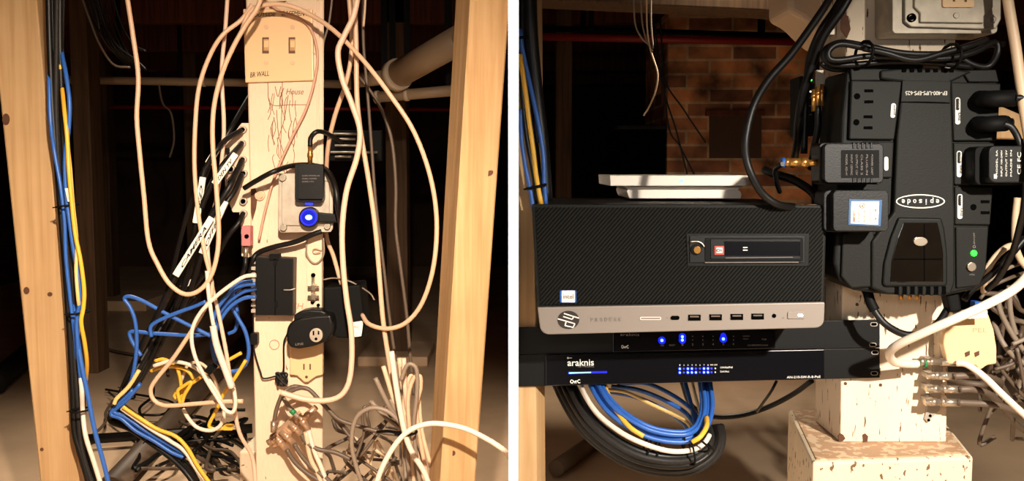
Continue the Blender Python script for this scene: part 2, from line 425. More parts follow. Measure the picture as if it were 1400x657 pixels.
for q in (('OUTSIDE', 347, 23, 30, 5, YP-.0077, -.02), ('BASEMENT', 385, 21, 37, 6.5, YP-.0077, .03), ('BR WALL', 342, 106, 26, 7, YP-.0077, -.1)):
    link('handwriting', B().text(*q, shear=.3), M['ink'], t)

# ---- metal junction box with adapter
t = thing('junction_box', 'dull galvanised square junction box in the middle of the cream post', 'electrical box', W(416, 318, YP-.02))
link('body', B().rrect(382, 241, 451, 314, 6, YP-.032, .031, .001), M['tinbox'], t)
link('cover', B().prism([(378+3, 237), (451, 236), (455, 240), (455, 312), (452, 317), (384, 318), (380, 314)], YP-.036, .004, .001), M['tinbox'], t)
link('raised_panel', B().rrect(385, 247, 450, 308, 5, YP-.040, .005, .0015), M['tinbox'], t)
for x, y in ((386, 243), (447, 243), (387, 311), (447, 309)):
    link('screw', B().disc(x, y, 4.5, YP-.043, .008, bev=.001).disc(x, y, 1.6, YP-.0436, .002), M['steel'], t)
t = thing('power_adapter', 'small black plug-in power adapter on the square metal junction box', 'power adapter', W(422, 275, YP-.06))
link('body', B().rrect(403, 224, 441, 276, 4, YP-.062, .022, .002), M['plastic'], t)
link('face', B().rrect(407, 226, 442, 272, 3, YP-.068, .007, .0018), M['plastic'], t)
b = B()
for k in range(3): b.text('CLASS 2 POWER UNIT'[:16-3*k], 413, 241+k*4, 24-4*k, 2, YP-.0684)
link('lettering', b, M['greyink'], t)
link('coaxial_socket', B().cyl(W(424, 224, YP-.058), W(424, 198, YP-.058), R(3, YP)).cyl(W(424, 215, YP-.058), W(424, 209, YP-.058), R(4.4, YP), sides=6), M['brass'], t)
cable('coaxial_cable', 'thin black cable arching from the brass connector above the small power adapter', [(424, 200, 1.50), (425, 188, 1.50), (433, 180, 1.50), (444, 181, 1.52), (455, 187, 1.56), (468, 195, 1.66)], 3.2, 'black')
t = thing('round_plug', 'round black plug with a glowing blue ring on the metal junction box', 'plug', W(422, 311, YP-.05))
link('body', B().disc(422, 297, 14, YP-.056, .016, bev=.002), M['plastic'], t)
link('light_ring', B().ringdisc(422, 297, 11.5, 11.5, 1.8, YP-.058, .003), M['led_blue'], t)
link('light_disc', B().disc(422, 297, 9.5, YP-.0572, .003), M['led_navy'], t)
link('lamp', B().disc(422, 297, 4.6, YP-.0585, .003, ry=3.4), M['led_core'], t)
link('neck', B().prism([(433, 290), (462, 293), (464, 304), (433, 304)], YP-.052, .012, .002), M['plastic'], t)
link('indicator', B().box(417, 277, 427, 280, YP-.045, .003), M['led_dim'], t)
cable('power_cable', 'black cord looping behind the blue-lit plug down to the right of the post', [(334, 257, 1.52), (352, 246, 1.51), (375, 234, 1.50), (402, 226, 1.535), (430, 226, 1.54), (448, 234, 1.5), (458, 255, 1.47), (462, 285, 1.47), (466, 310, 1.52), (470, 360, 1.6), (478, 400, 1.6)], 3.6, 'black')
cable('power_cable', 'black cord curving from below the metal box to the black splitter cover', [(440, 316, 1.525), (428, 320, 1.525), (405, 330, 1.53), (372, 338, 1.535), (352, 346, 1.54), (345, 358, 1.54), (340, 380, 1.57)], 3.6, 'black')

# ---- black splitter cover
t = thing('splitter_box', 'flat black rectangular cover box with blue cables entering its left edge', 'splitter box', W(375, 432, YP-.02))
link('body', B().prism([(349, 351), (401, 353), (400, 431), (349, 431)], YP-.028, .0275, .0015), M['plastic'], t)
link('latch', B().box(368, 347, 381, 356, YP-.030, .018, .001), M['matte'], t); link('clip', B().box(374, 354, 378, 363, YP-.030, .004), M['matte'], t); link('clip', B().box(375, 412, 379, 420, YP-.030, .004), M['matte'], t)
link('seam', B().box(375.5, 353, 376.5, 431, YP-.0285, .001), M['hole'], t)
b = B()
for k in range(9): b.box(343, 356+8.3*k, 350, 361+8.3*k, YP-.022, .016, .001)
link('port_strip', b, M['tinbox'], t, label='metal edge strip with cable ports')
link('wire_stub', B().tp([(388, 396, YP-.03), (397, 396, YP-.032), (404, 394, YP-.03)], .9), M['tinbox'], t)

# ---- perforated tan bracket left of post with coaxial sockets
t = thing('connector_bracket', 'cream perforated bracket of coaxial sockets on the left edge of the cream post', 'bracket', W(328, 352, YP))
link('plate', B().prism([(330, 168), (341, 168), (343, 300), (340, 352), (330, 350), (329, 290), (318, 290), (308, 264), (306, 200)], YP+.004, .012, .001), M['cream'], t)
for x, y in ((331, 177), (330, 196), (331, 218), (332, 237), (332, 275), (332, 292), (313, 212), (315, 231), (314, 249)):
    s = link('coaxial_socket', B().disc(x, y, 5.2, YP-.004, .010, bev=.001), M['tinbox'], t)
    link('socket_hole', B().disc(x, y, 3.2, YP-.006, .003), M['hole'], s)
def tagged(label, pts, tags, rpx=3.3, m='black', Y=1.50):
    o = cable('coaxial_cable', label, pts, rpx, m, Y)
    for (ax, ay), (bx, by), w, txt in tags:
        a = math.atan2(by-ay, bx-ax); nx, ny = -math.sin(a)*w, math.cos(a)*w
        g = link('label_tag', B().prism([(ax-nx, ay-ny), (bx-nx, by-ny), (bx+nx*1.25, by+ny*1.25), (ax+nx, ay+ny)], Y-.016, .0035, .001), M['paper'], o, label='white paper tag folded round the cable')
        if txt:
            if bx < ax: a2 = a+math.pi; sx, sy = bx, by
            else: a2 = a; sx, sy = ax, ay
            L = math.hypot(bx-ax, by-ay)
            link('handwriting', B().text(txt, sx+math.cos(a2)*L*.15-math.sin(a2)*w*.6, sy+math.sin(a2)*L*.15+math.cos(a2)*w*.6, L*.68, w*1.0, Y-.0166, rot=a2, shear=.5, weight=.02), M['ink'], g)
    return o
tagged('black coaxial cable with the largest written tag, running from the bracket to the lower left',
       [(331, 219, 1.545), (322, 238, 1.52), (312, 258, 1.5), (285, 300, 1.5), (258, 345, 1.5), (236, 385, 1.5), (215, 430, 1.52), (190, 480, 1.54), (166, 535, 1.56), (158, 560, 1.58)], [((289, 297), (240, 377), 4.3, 'CAMERA')], 4.2)
tagged('black coaxial cable with a short written tag just left of the bracket sockets',
       [(330, 197, 1.545), (318, 210, 1.52), (305, 225, 1.485), (290, 250, 1.485), (270, 300, 1.5), (262, 360, 1.54), (240, 420, 1.56), (205, 490, 1.58), (170, 545, 1.59)], [((322, 210), (293, 252), 4.2, 'DEN TV')], 3.8, Y=1.485)
tagged('black coaxial cable with a hanging tag near the far left tan cables',
       [(330, 178, 1.545), (310, 190, 1.52), (296, 205, 1.5), (284, 225, 1.5), (277, 242, 1.5), (268, 306, 1.5), (262, 350, 1.53), (236, 430, 1.57), (180, 540, 1.6)], [((277, 242), (268, 305), 4.2, 'BED')], 3.6, Y=1.505)
tagged('black coaxial cable with a narrow tag crossing behind the tan cables',
       [(331, 238, 1.545), (320, 262, 1.52), (308, 280, 1.51), (290, 320, 1.51), (276, 348, 1.51), (258, 400, 1.54), (226, 460, 1.57), (186, 530, 1.6)], [((308, 275), (276, 347), 4.2, 'OFFICE')], 3.6, Y=1.515)
tagged('black coaxial cable with a small blank tag beside the upper bracket',
       [(312, 205, 1.55), (296, 207, 1.53), (287, 222, 1.52), (275, 260, 1.53), (262, 330, 1.56), (240, 400, 1.59), (200, 480, 1.62), (168, 550, 1.64)], [((296, 204), (285, 224), 4.5, '')], 3.4, Y=1.525)
tagged('short black coaxial cable dropping from the lowest bracket socket behind the pink device', [(332, 292, 1.545), (326, 305, 1.53), (310, 325, 1.53), (290, 360, 1.56), (258, 400, 1.58), (220, 450, 1.6), (176, 540, 1.63)], [((262, 384), (247, 394), 3, '')], 3.4, Y=1.575)
cable('coaxial_cable', 'loose black cable rising from the tagged cables to the upper bracket', [(348, 120, 1.66), (330, 150, 1.6), (310, 185, 1.56), (270, 250, 1.57), (248, 320, 1.6), (222, 420, 1.64), (190, 480, 1.66), (160, 556, 1.68)], 3.2, 'black')
t = thing('pink_filter', 'small pink rectangular filter on the left edge of the cream post', 'filter', W(336, 336, 1.54))
link('body', B().box(330, 309, 342, 336, 1.528, .02, .001), M['pink'], t)
link('screw', B().disc(337, 323, 3, 1.5265, .003), M['hole'], t)
link('connector', B().cyl(W(336, 336, 1.54), W(336, 354, 1.54), R(3, 1.54)), M['nickel'], t)
cable('coaxial_cable', 'short black cable hanging below the pink filter', [(336, 352, 1.54), (335, 365, 1.54), (330, 380, 1.58), (326, 400, 1.62)], 3.5, 'black')

# ---- right hand strip: wire loop, ground block, outlets
o = link('cover_strip', B().rrect(419, 300, 440, 424, 3, YP-.010, .0098, .001), M['cream']); tag(o, 'narrow cream cover strip with bare connectors right of the black cover box', 'cover strip')
b = B(); P = [(420, 322), (419, 345), (424, 356), (431, 360), (438, 356), (443, 345), (442, 325)]
tag(link('wire_loop', B().tp([(x, y, YP-.014) for x, y in P], 1.3), M['grey']), 'stiff grey wire loop hanging over the cream cover strip', 'wire')
tag(link('wire_hook', B().tp([(x, y, YP-.014) for x, y in [(438, 345), (430, 346), (428, 342), (432, 340), (440, 342)]], 1), M['copper']), 'tiny copper wire hook inside the grey wire loop', 'wire')
t = thing('ground_block', 'pair of small coaxial grounding connectors on the cream strip', 'connector', W(428, 414, YP-.02))
for y in (393, 406): link('barrel', B().cyl(W(421, y, YP-.018), W(436, y, YP-.018), R(2.6, YP)).box(425, y-4, 431, y+4, YP-.023, .012, .001), M['nickel'], t)
for q in ((428, 376, 3), (427, 413, 2.6), (435, 417, 2.2)): link('screw', B().disc(*q, YP-.0125, .003), M['hole'], t)
link('stem', B().cyl(W(428, 379, YP-.016), W(428, 412, YP-.016), R(2, YP)), M['nickel'], t)

t = thing('wall_outlet', 'ivory two-slot wall outlet under the black plug-in adapter', 'outlet', W(417, 522, YP-.01))
link('plate', B().prism([(396, 440), (441, 440), (441, 512), (432, 514), (421, 522), (416, 522), (406, 513), (396, 512)], YP-.012, .0118, .0015), M['ivory'], t)
link('slot', B().box(414.5, 497, 416.5, 505, YP-.0124, .001).box(423, 497, 425, 505, YP-.0124, .001).disc(419, 515, 2, YP-.0124, .001), M['ivory_dark'], t)
t = thing('plug_adapter', 'black oval plug-in adapter with a round grey receptacle on the ivory outlet', 'power adapter', W(416, 476, YP-.04))
link('body', B().prism([(391, 455), (393, 446), (399, 439), (412, 434), (432, 431), (452, 430), (455, 440), (455, 455), (447, 466), (430, 473), (408, 477), (397, 475), (392, 468)], YP-.062, .05, .004, 3), M['plastic'], t)
link('housing', B().prism([(401, 442), (402, 430), (412, 425), (424, 423), (440, 424), (456, 432), (456, 445)], YP-.045, .033, .003, 3), M['plastic'], t)
r = link('receptacle', B().disc(432, 458, 9, YP-.066, .006, ry=9.5, bev=.0006), M['tinbox'], t, label='round grey receptacle face')
link('slot', B().box(427.5, 452, 429.5, 458, YP-.0666, .001).box(434.5, 452, 436.5, 457, YP-.0666, .001).disc(432, 463, 2, YP-.0666, .001), M['hole'], r)
link('lettering', B().text('LINE', 404, 472, 11, 3, YP-.0626, rot=-.1), M['greyink'], t)
t = thing('power_brick', 'tall matte black power brick with a white sticker behind the thick white cable', 'power adapter', W(476, 462, YP))
link('body', B().prism([(442, 393), (492, 389), (498, 440), (495, 463), (462, 462), (442, 452)], YP-.03, .07, .003), M['matte'], t)
link('sticker', B().prism([(478, 441), (497, 438), (494, 459), (480, 461)], YP-.0306, .0006), M['paper'], t)
link('lettering', B().text('AC', 483, 448, 8, 3, YP-.0312), M['greyink'], t)
tag(link('hanging_wire', B().tp([(442, 382, YP), (458, 380, YP), (480, 385, YP-.02), (505, 400, YP), (512, 410, YP)], 1.1), M['grey']), 'thin pale wire crossing behind the tan cables right of the post', 'wire')

# ---- thin black lead with ferrite and knotted slack
o = cable('thin_lead', 'thin black lead with a ferrite bead running to a knotted bunch', [(346, 425, YP-.01), (347, 470, YP-.01), (349, 485, YP-.01), (356, 508, YP-.01), (361, 517, YP-.01), (380, 513, YP-.01)], 1.2, 'black')
link('ferrite_bead', B().rrect(342, 455, 352, 471, 2, YP-.016, .012, .001), M['plastic'], o)
b = B()
for k in range(7):
    a = k*.9; pts = [(385+8*math.cos(a+t)*(1 if t % 2 else .7), 518+9*math.sin(a*1.7+t), YP-.012-.003*(k % 4)) for t in range(6)]
    b.tp(pts, 1.4)
tag(link('cord_knot', b, M['black']), 'tangled knot of thin black cord on the post under the plug-in adapter', 'cord')
cable('thin_lead', 'thin black lead rising from the cord knot to the oval adapter', [(386, 513, YP-.012), (388, 500, YP-.014), (388, 470, YP-.014), (392, 458, YP-.02), (397, 448, YP-.03)], 1.3, 'black')

# ---- lower splitter with connectors
t = thing('cable_splitter', 'cluster of metal coaxial connectors on a splitter at the foot of the cream post', 'splitter', W(395, 610, YP-.03))
link('body', B().prism([(367, 596), (378, 588), (392, 575), (404, 566), (410, 575), (402, 590), (390, 606), (372, 612)], YP-.03, .029, .002), M['copper'], t)
for (x0, y0, x1, y1) in ((366, 605, 380, 597), (375, 594, 392, 614), (384, 588, 402, 606), (396, 578, 412, 594), (412, 575, 432, 556), (408, 566, 422, 588)):
    link('coaxial_socket', B().cyl(W(x0, y0, YP-.036), W(x1, y1, YP-.036), R(4.2, YP)).cyl(W(x0+(x1-x0)*.35, y0+(y1-y0)*.35, YP-.036), W(x0+(x1-x0)*.6, y0+(y1-y0)*.6, YP-.036), R(5.4, YP), sides=6), M['copper'], t)
# ================================================================= LEFT BAY: CABLES
cable('hanging_cable', 'tan cable hanging at left in a long drop and curling under the tagged cables', [(170, -30), (176, 10), (182, 50), (189, 105), (187, 160), (191, 210), (197, 270), (203, 330), (216, 362), (232, 388), (254, 402), (276, 394), (292, 368), (299, 325), (296, 260), (291, 200), (292, 150), (302, 105), (318, 66), (336, 34), (352, 10), (362, -20)], 3.2, 'tan', 1.47)
cable('hanging_cable', 'tan cable arching outward left of the switch plate and looping to the floor', [(345, 6, 1.5), (330, 27, 1.5), (304, 48, 1.49), (286, 78), (272, 120), (267, 170), (266, 230), (271, 290), (280, 345), (290, 395), (275, 430), (240, 485), (212, 520), (206, 535), (212, 548), (228, 554), (262, 552), (300, 549), (332, 548)], 3.0, 'tan', 1.49)
cable('hanging_cable', 'slim pale tan cable dropping from beside the switch plate to the foot of the post', [(312, -20, 1.52), (308, 40, 1.52), (303, 100, 1.52), (306, 180, 1.52), (298, 260, 1.52), (284, 330, 1.51), (290, 390, 1.5), (297, 420, 1.5), (309, 480, 1.5), (318, 540, 1.5), (327, 590, 1.51), (345, 625, 1.53), (350, 670, 1.53)], 2.8, 'tan2', 1.5)
cable('hanging_cable', 'tan cable arching across the top of the switch plate and swinging wide at right', [(330, 45, 1.50), (340, 18, 1.5), (360, 7, 1.5), (392, 7, 1.5), (424, 20, 1.5), (458, 43, 1.48), (498, 84, 1.46), (535, 132, 1.45), (566, 180, 1.45), (588, 240, 1.45), (597, 300, 1.45), (593, 362, 1.45), (578, 412, 1.46), (556, 440, 1.47), (530, 449, 1.48), (505, 443, 1.5), (495, 430, 1.53)], 3.2, 'tan', 1.46)
cable('hanging_wire', 'thin rose-tan wire curving from the switch plate down across the cream post', [(352, -10), (380, 14), (408, 24), (426, 42), (434, 75), (430, 110), (418, 150), (398, 190), (376, 240), (362, 290), (354, 328)], 1.8, 'tanshade', YP-.012)
cable('hanging_cable', 'tan cable bowing out left at the top of the group right of the post', [(492, -20), (484, 20), (470, 50), (462, 72), (468, 108), (481, 142), (492, 178), (488, 215), (474, 260), (468, 310), (469, 360), (474, 410), (480, 450), (481, 490), (477, 522), (466, 540), (447, 547), (420, 546), (400, 541), (384, 536)], 3.9, 'tan2', 1.46)
cable('hanging_cable', 'straight tan cable dropping from the ceiling to the lower bundle right of the post', [(484, -20), (487, 60), (488, 130), (493, 180), (503, 240), (513, 310), (519, 380), (524, 440), (533, 500), (542, 560), (552, 610), (560, 670)], 3.4, 'tan', 1.49)
cable('hanging_cable', 'tan cable passing behind the metal box and slanting down to the right', [(476, -20, 1.53), (481, 60, 1.53), (474, 110, 1.53), (458, 158, 1.54), (448, 205, 1.56), (446, 260, 1.6), (446, 320, 1.6), (456, 350, 1.58), (466, 385, 1.56), (474, 400, 1.55)], 3, 'tan', 1.5)
cable('hanging_cable', 'thin grey cable just right of the top of the cream post', [(456, -20), (450, 30), (442, 60), (440, 90)], 1.5, 'grey', 1.66)
cable('hanging_cable', 'dark cable behind the tan group ending at the lower bundle', [(496, -20), (497, 60), (502, 120), (508, 200), (514, 280), (524, 360), (532, 430), (542, 500), (550, 560)], 2.2, 'dgrey', 1.58)
cable('hanging_cable', 'dark cable slanting behind the wide tan loop', [(480, 95), (503, 120), (524, 155), (536, 195), (541, 250), (541, 310), (547, 360), (556, 430), (562, 500), (566, 540)], 2.4, 'dgrey', 1.6)
cable('hanging_cable', 'short speckled cord hanging at the top right of the tan group', [(500, -20), (499, 10), (497, 36)], 1.6, 'beige', 1.56)
# white cable across the lower right
cable('white_cable', 'thick white cable arcing from the lower bundle across the right post', [(510, 675), (522, 640), (540, 608), (560, 588), (585, 579), (612, 580), (640, 587), (668, 601), (688, 614), (694, 620, 1.34), (696.5, 624, 1.40)], 3.8, 'white', 1.31)
cable('white_cable', 'white cable falling from the tied bundle to the bottom edge', [(535, 480), (542, 530), (552, 585), (562, 615), (580, 645), (592, 680)], 4, 'white', 1.40)
# vertical stubs bundle
st = [((513, 516), (553, 590), (563, 675), 'grey'), ((524, 500), (556, 590), (568, 675), 'beige'), ((540, 494), (557, 590), (574, 675), 'grey'),
      ((546, 489), (560, 590), (580, 675), 'beige'), ((552, 489), (561, 590), (586, 675), 'tan2'), ((534, 545), (558, 595), (560, 675), 'grey'),
      ((507, 548), (552, 592), (556, 675), 'grey'), ((549, 500), (562, 592), (592, 675), 'grey')]
for i, (a, b_, c, m) in enumerate(st):
    Y = 1.44+.012*(i % 4)
    cable('cable_stub', 'cut cable end standing up out of the tied bundle', [(*a, Y), ((a[0]+b_[0])/2-2, (a[1]+b_[1])/2, Y), (*b_, 1.45+.004*i), ((b_[0]+c[0])/2, (b_[1]+c[1])/2, 1.45+.004*i), (*c, 1.46)], 3.3, m, 1.45, 'cut cable ends of the tied bundle')
for i, P in enumerate(([(548, 520), (556, 500), (564, 498), (570, 508), (570, 540), (566, 590), (576, 675)], [(560, 590), (558, 545), (565, 518), (574, 514), (575, 530), (570, 570), (588, 675)],
                       [(556, 600), (552, 555), (558, 520), (566, 512), (572, 530), (577, 590), (600, 675)])):
    cable('cable_stub', 'looped cable end bent over at the top of the tied bundle', P, 3, ('grey', 'tan', 'beige')[i], 1.42+.015*i, 'looped cable ends of the tied bundle')
tie(557, 591, 1.41, 13, 85, 'black cable tie cinching the upright grey and tan cables', 1.8)
cable('grey_cable', 'grey cable curling in a hoop left of the tied bundle', [(556, 592), (545, 575), (530, 562), (510, 557), (492, 565), (483, 582), (481, 610), (488, 640), (500, 675)], 3.2, 'grey', 1.43)
cable('grey_cable', 'grey cable end poking up inside the hoop beside the bundle', [(505, 548), (514, 555), (524, 566), (540, 570), (552, 590)], 3, 'grey', 1.47)
# tangles behind lower right
def tangle(n, name, label, cat, box, Yr, m, rpx, group, seed, L=5, flat=False):
    rnd = random.Random(seed)
    for i in range(n):
        x, y = rnd.uniform(box[0], box[2]), rnd.uniform(box[1], box[3]); a = rnd.uniform(0, 6.28); pts = []; Y = rnd.uniform(*Yr)
        for k in range(L):
            pts.append((x, y, Y+rnd.uniform(-.02, .02))); a += rnd.uniform(-1.0, 1.0)
            s = rnd.uniform(18, 38); x += math.cos(a)*s; y += math.sin(a)*s*.7
            x = min(max(x, box[0]), box[2]); y = min(max(y, box[1]), box[3])
            if abs(x-pts[-1][0])+abs(y-pts[-1][1]) < 6: x = (box[0]+box[2])/2+rnd.uniform(-20, 20); y = (box[1]+box[3])/2+rnd.uniform(-20, 20)
        mm = m[i % len(m)]
        if flat:
            P = [WF(p[0], p[1], .008+.006*(i % 8)) for p in pts]
            b = B().tube(catmull(P, 6), R(rpx, P[0].y), 8)
            tag(link(name, b, M[mm]), label, cat, group)
        else: cable(name, label, pts, rpx*rnd.uniform(.8, 1.15), mm, 1.5, group, cat, 8)
tangle(15, 'tangled_cable', 'grey-brown cable in the tangle between cream post and tied bundle', 'cable', (446, 556, 548, 668), (1.5, 1.66), ('dgrey', 'grey', 'dgrey', 'beige', 'dgrey'), 2.4, 'cables tangled right of the cream post', 3, 6)
cable('grey_cable', 'grey cable slanting from the splitter area right towards the tangle', [(392, 536), (418, 530), (440, 550), (462, 572), (490, 582), (520, 590), (550, 594)], 3, 'dgrey', 1.49)
# splitter cables
cable('splitter_cable', 'grey cable bowing from the cord knot down to the leftmost metal connector', [(420, 531, 1.5), (402, 528, 1.5), (388, 536, 1.49), (379, 556, 1.49), (375, 575, 1.49), (374, 584, 1.5)], 3, 'dgrey', 1.49)
tag(link('crimp_connector', B().cyl(W(374, 575, 1.488), W(374, 590, 1.488), R(4.2, 1.49)), M['nickel']), 'silver crimped connector on the bowed grey cable', 'connector')
o = cable('splitter_cable', 'grey cable with a green band entering the splitter from above', [(384, 538), (390, 548), (398, 560), (408, 570)], 3.2, 'grey', 1.50)
link('green_band', B().cyl(W(398, 560, 1.50), W(403, 565, 1.50), R(4, 1.5)), M['greenband'], o, label='green marker band')
for i, P in enumerate(([(392, 614), (402, 630), (418, 645), (440, 660), (455, 680)], [(402, 606), (412, 622), (428, 640), (448, 655), (465, 675)],
                       [(412, 594), (420, 606), (436, 614), (458, 618), (480, 628)], [(422, 588), (426, 604), (432, 622), (440, 640), (450, 670)], [(418, 590), (424, 625), (436, 650), (442, 675)])):
    cable('splitter_cable', ('lowest dark coaxial cable leaving the splitter', 'second dark coaxial cable leaving the splitter', 'dark coaxial cable leaving the splitter nearly level', 'pale cable leaving the right end of the splitter', 'slim beige cable falling straight from the splitter')[i], [(x, y, 1.515) for x, y in P], 3.3, ('dgrey', 'dgrey', 'dgrey', 'white', 'beige')[i], 1.515)

# ---- blue ethernet
BL = [('blue patch cable leaving the black cover box and hanging in the largest right loop', [(350, 388), (332, 390), (318, 400), (316, 415), (324, 432), (335, 452), (340, 475), (337, 495), (325, 506), (310, 506), (296, 495), (290, 475), (292, 450)]),
      ('blue patch cable curving tightly down beside the white cables', [(350, 394), (330, 400), (310, 415), (297, 435), (291, 460), (293, 485), (303, 500)]),
      ('blue patch cable leaving the cover box third from the top', [(350, 405), (332, 408), (314, 420), (300, 440), (294, 462), (298, 485)]),
      ('blue patch cable crossing level to the far left', [(290, 456), (265, 458), (235, 457), (205, 455), (180, 453), (178, 460), (185, 474), (193, 486)]),
      ('blue patch cable rising from left and sloping down across the tan cables', [(294, 462), (262, 446), (228, 429), (197, 412), (178, 405), (170, 408), (178, 420), (185, 440), (187, 470), (184, 500), (178, 525), (166, 552)]),
      ('short blue patch cable between the tan cables and the tagged cables', [(282, 412), (262, 420), (235, 430), (215, 439), (206, 447), (207, 460)]),
      ('blue patch cable in an inner loop near the white plugs', [(345, 384), (324, 388), (312, 402), (296, 424), (290, 450), (292, 478), (298, 492)])]
for i, (l, P) in enumerate(BL): cable('blue_patch_cable', l, P, 2.7, 'blue', 1.535-.012*i if i < 3 else 1.55-.008*i)
cable('blue_patch_cable', 'hidden blue loop end curling behind the right tan cable', [(318, 400), (325, 430), (322, 450), (312, 456)], 2.5, 'blue', 1.57)
# white and yellow
o = cable('white_patch_cable', 'white patch cable from the cover box sweeping left and down in a long loop', [(350, 376), (334, 378), (316, 389), (292, 408), (272, 430), (262, 455), (266, 485), (280, 515), (298, 545), (308, 560), (318, 563), (322, 550), (318, 525), (308, 500), (298, 470), (291, 440), (285, 400), (283, 370)], 2.8, 'white', 1.47)
cable('white_patch_cable', 'white patch cable with a fat plug boot beside the blue loop', [(291, 445), (297, 475), (308, 505), (317, 530)], 4.6, 'white', 1.455)
cable('white_patch_cable', 'white patch cable looping round the yellow cables near the floor', [(210, 500), (232, 494), (258, 498), (280, 513), (296, 535), (306, 560), (302, 580), (288, 588), (270, 584), (258, 572), (250, 558)], 2.7, 'white', 1.52)
cable('white_patch_cable', 'pale patch cable in a small high arch behind the yellow cables', [(248, 520), (256, 500), (270, 495), (284, 504), (296, 525), (305, 550)], 2.2, 'beige', 1.56)
for i, (l, P) in enumerate((('yellow patch cable arching highest at the left', [(212, 493), (225, 491), (240, 500), (246, 515), (248, 535), (246, 550)]),
             ('yellow patch cable bending right under the white arch', [(206, 507), (225, 501), (245, 502), (258, 508), (265, 518)]),
             ('yellow patch cable running diagonally up to the right', [(241, 545), (240, 538), (262, 524), (285, 508), (312, 492), (330, 482)]),
             ('yellow patch cable bent sharply with a yellow plug end', [(336, 492), (322, 515), (305, 540), (296, 560), (286, 580), (292, 586), (306, 585)]),
             ('yellow patch cable in a small knot by the dark clip', [(247, 552), (243, 535), (250, 528), (262, 522), (252, 540), (249, 552)]))):
    o = cable('yellow_patch_cable', l, P, 2.5, 'yellow', 1.545-.006*i)
    if i == 3: link('plug', B().rrect(305, 581, 318, 588, 1.5, 1.52, .01, .001), M['yellow'], o); link('plug_tip', B().box(318, 582, 324, 587, 1.522, .007, .0006), M['tinbox'], o, label='clear plug tip')
tag(link('cable_clip', B().rrect(244, 549, 254, 558, 2, 1.52, .02, .002), M['matte']), 'small dark clip holding the yellow cables at their crossing', 'clip')
tag(link('cable_clip', B().rrect(281, 500, 291, 511, 2, 1.50, .02, .002, rot=.6), M['matte']), 'small dark clip where white and yellow cables cross', 'clip')

# ---- bundle along the left upright
LB = [('black', [(77, -20), (79, 60), (84, 130), (90, 220), (96, 330), (102, 440), (107, 540), (111, 600), (121, 640), (136, 675)], 5), ('black', [(70, -20), (72, 60), (77, 150), (84, 250), (91, 350), (97, 450), (102, 540), (105, 595), (114, 632), (128, 675)], 5), ('black', [(66, -20), (68, 60), (72, 150), (80, 250), (88, 350), (95, 450), (100, 540), (102, 590), (112, 625), (125, 675)], 4.2),
      ('black', [(74, -20), (75, 60), (79, 150), (86, 240), (92, 350), (99, 450), (104, 540), (107, 595), (117, 630), (130, 675)], 4.2),
      ('black', [(82, -20), (82, 60), (85, 150), (89, 240), (96, 340), (103, 440), (108, 530), (112, 590), (122, 630), (136, 675)], 4),
      ('blackbraid', [(78, -20), (77, 80), (77, 160), (82, 250), (91, 340), (98, 440), (106, 540), (110, 600), (119, 640), (133, 675)], 3.6),
      ('blackbraid', [(86, -20), (84, 60), (83, 150), (87, 230), (94, 330), (101, 440), (113, 520), (115, 590), (124, 630), (140, 675)], 3.2)]
for i, (m, P, r) in enumerate(LB):
    cable('bundled_cable', 'black network cable in the bundle running down the left pine upright', P, r, m, 1.44-.008*(i % 3), 'black cables bundled on the left upright')
for i, (m, l, P, r) in enumerate((('blue', 'blue cable bowing left at the top of the upright bundle', [(70, 60, 1.46), (68, 85, 1.44), (67, 110, 1.42), (69, 165, 1.41), (74, 205, 1.415), (82, 250, 1.41), (88, 300, 1.41), (90, 350, 1.41), (95, 400, 1.41), (100, 440, 1.41), (104, 480, 1.42), (107, 560, 1.46)], 2.6),
     ('blue', 'blue cable bowing right at the top of the upright bundle', [(82, 50, 1.46), (85, 75, 1.43), (90, 100, 1.41), (95, 140, 1.4), (94, 175, 1.4), (89, 215, 1.4), (90, 260, 1.4), (96, 310, 1.4), (102, 350, 1.4), (108, 380, 1.4), (109, 410, 1.4), (105, 440, 1.4), (107, 480, 1.4), (111, 530, 1.41), (110, 570, 1.46)], 2.8),
     ('blue', 'blue cable swinging out to the bottom right of the upright bundle', [(98, 400, 1.45), (103, 440, 1.41), (110, 490, 1.4), (120, 540, 1.4), (130, 590, 1.4), (141, 630, 1.4), (152, 675, 1.4)], 3.2),
     ('yellow', 'yellow cable crossing the whole upright bundle', [(80, 70, 1.46), (82, 90, 1.43), (84, 110, 1.44), (88, 150, 1.405), (92, 190, 1.395), (94, 230, 1.39), (98, 275, 1.39), (103, 320, 1.39), (110, 355, 1.39), (115, 395, 1.39), (114, 420, 1.39), (111, 440, 1.39), (116, 470, 1.4), (119, 500, 1.42), (116, 530, 1.46)], 2.8),
     ('yellow2', 'pale yellow cable beside the bright yellow one in the upright bundle', [(92, 190, 1.44), (96, 230, 1.40), (100, 280, 1.395), (105, 330, 1.395), (104, 370, 1.395), (107, 410, 1.395), (110, 430, 1.42), (106, 460, 1.46)], 2.4),
     ('white', 'white cable emerging at the bottom of the upright bundle', [(108, 480, 1.46), (110, 510, 1.41), (112, 535, 1.40), (113, 560, 1.41), (117, 595, 1.4), (128, 630, 1.4), (142, 675, 1.4)], 3.2),
     )):
    cable('bundled_cable', l, P, r, m, 1.4)
tie(92, 281, 1.408, 14, 82, 'upper black cable tie round the left upright bundle', 1.5)
tie(108, 427, 1.408, 14, 84, 'middle black cable tie round the left upright bundle', 1.5)
tie(110, 560, 1.408, 13, 86, 'lower black cable tie round the left upright bundle', 1.5)
tag(link('white_marker', B().prism([(88, 257), (95, 257), (99, 275), (92, 276)], 1.392, .006, .001), M['paper']), 'little white marker sleeve above the upper tie of the left bundle', 'marker sleeve')

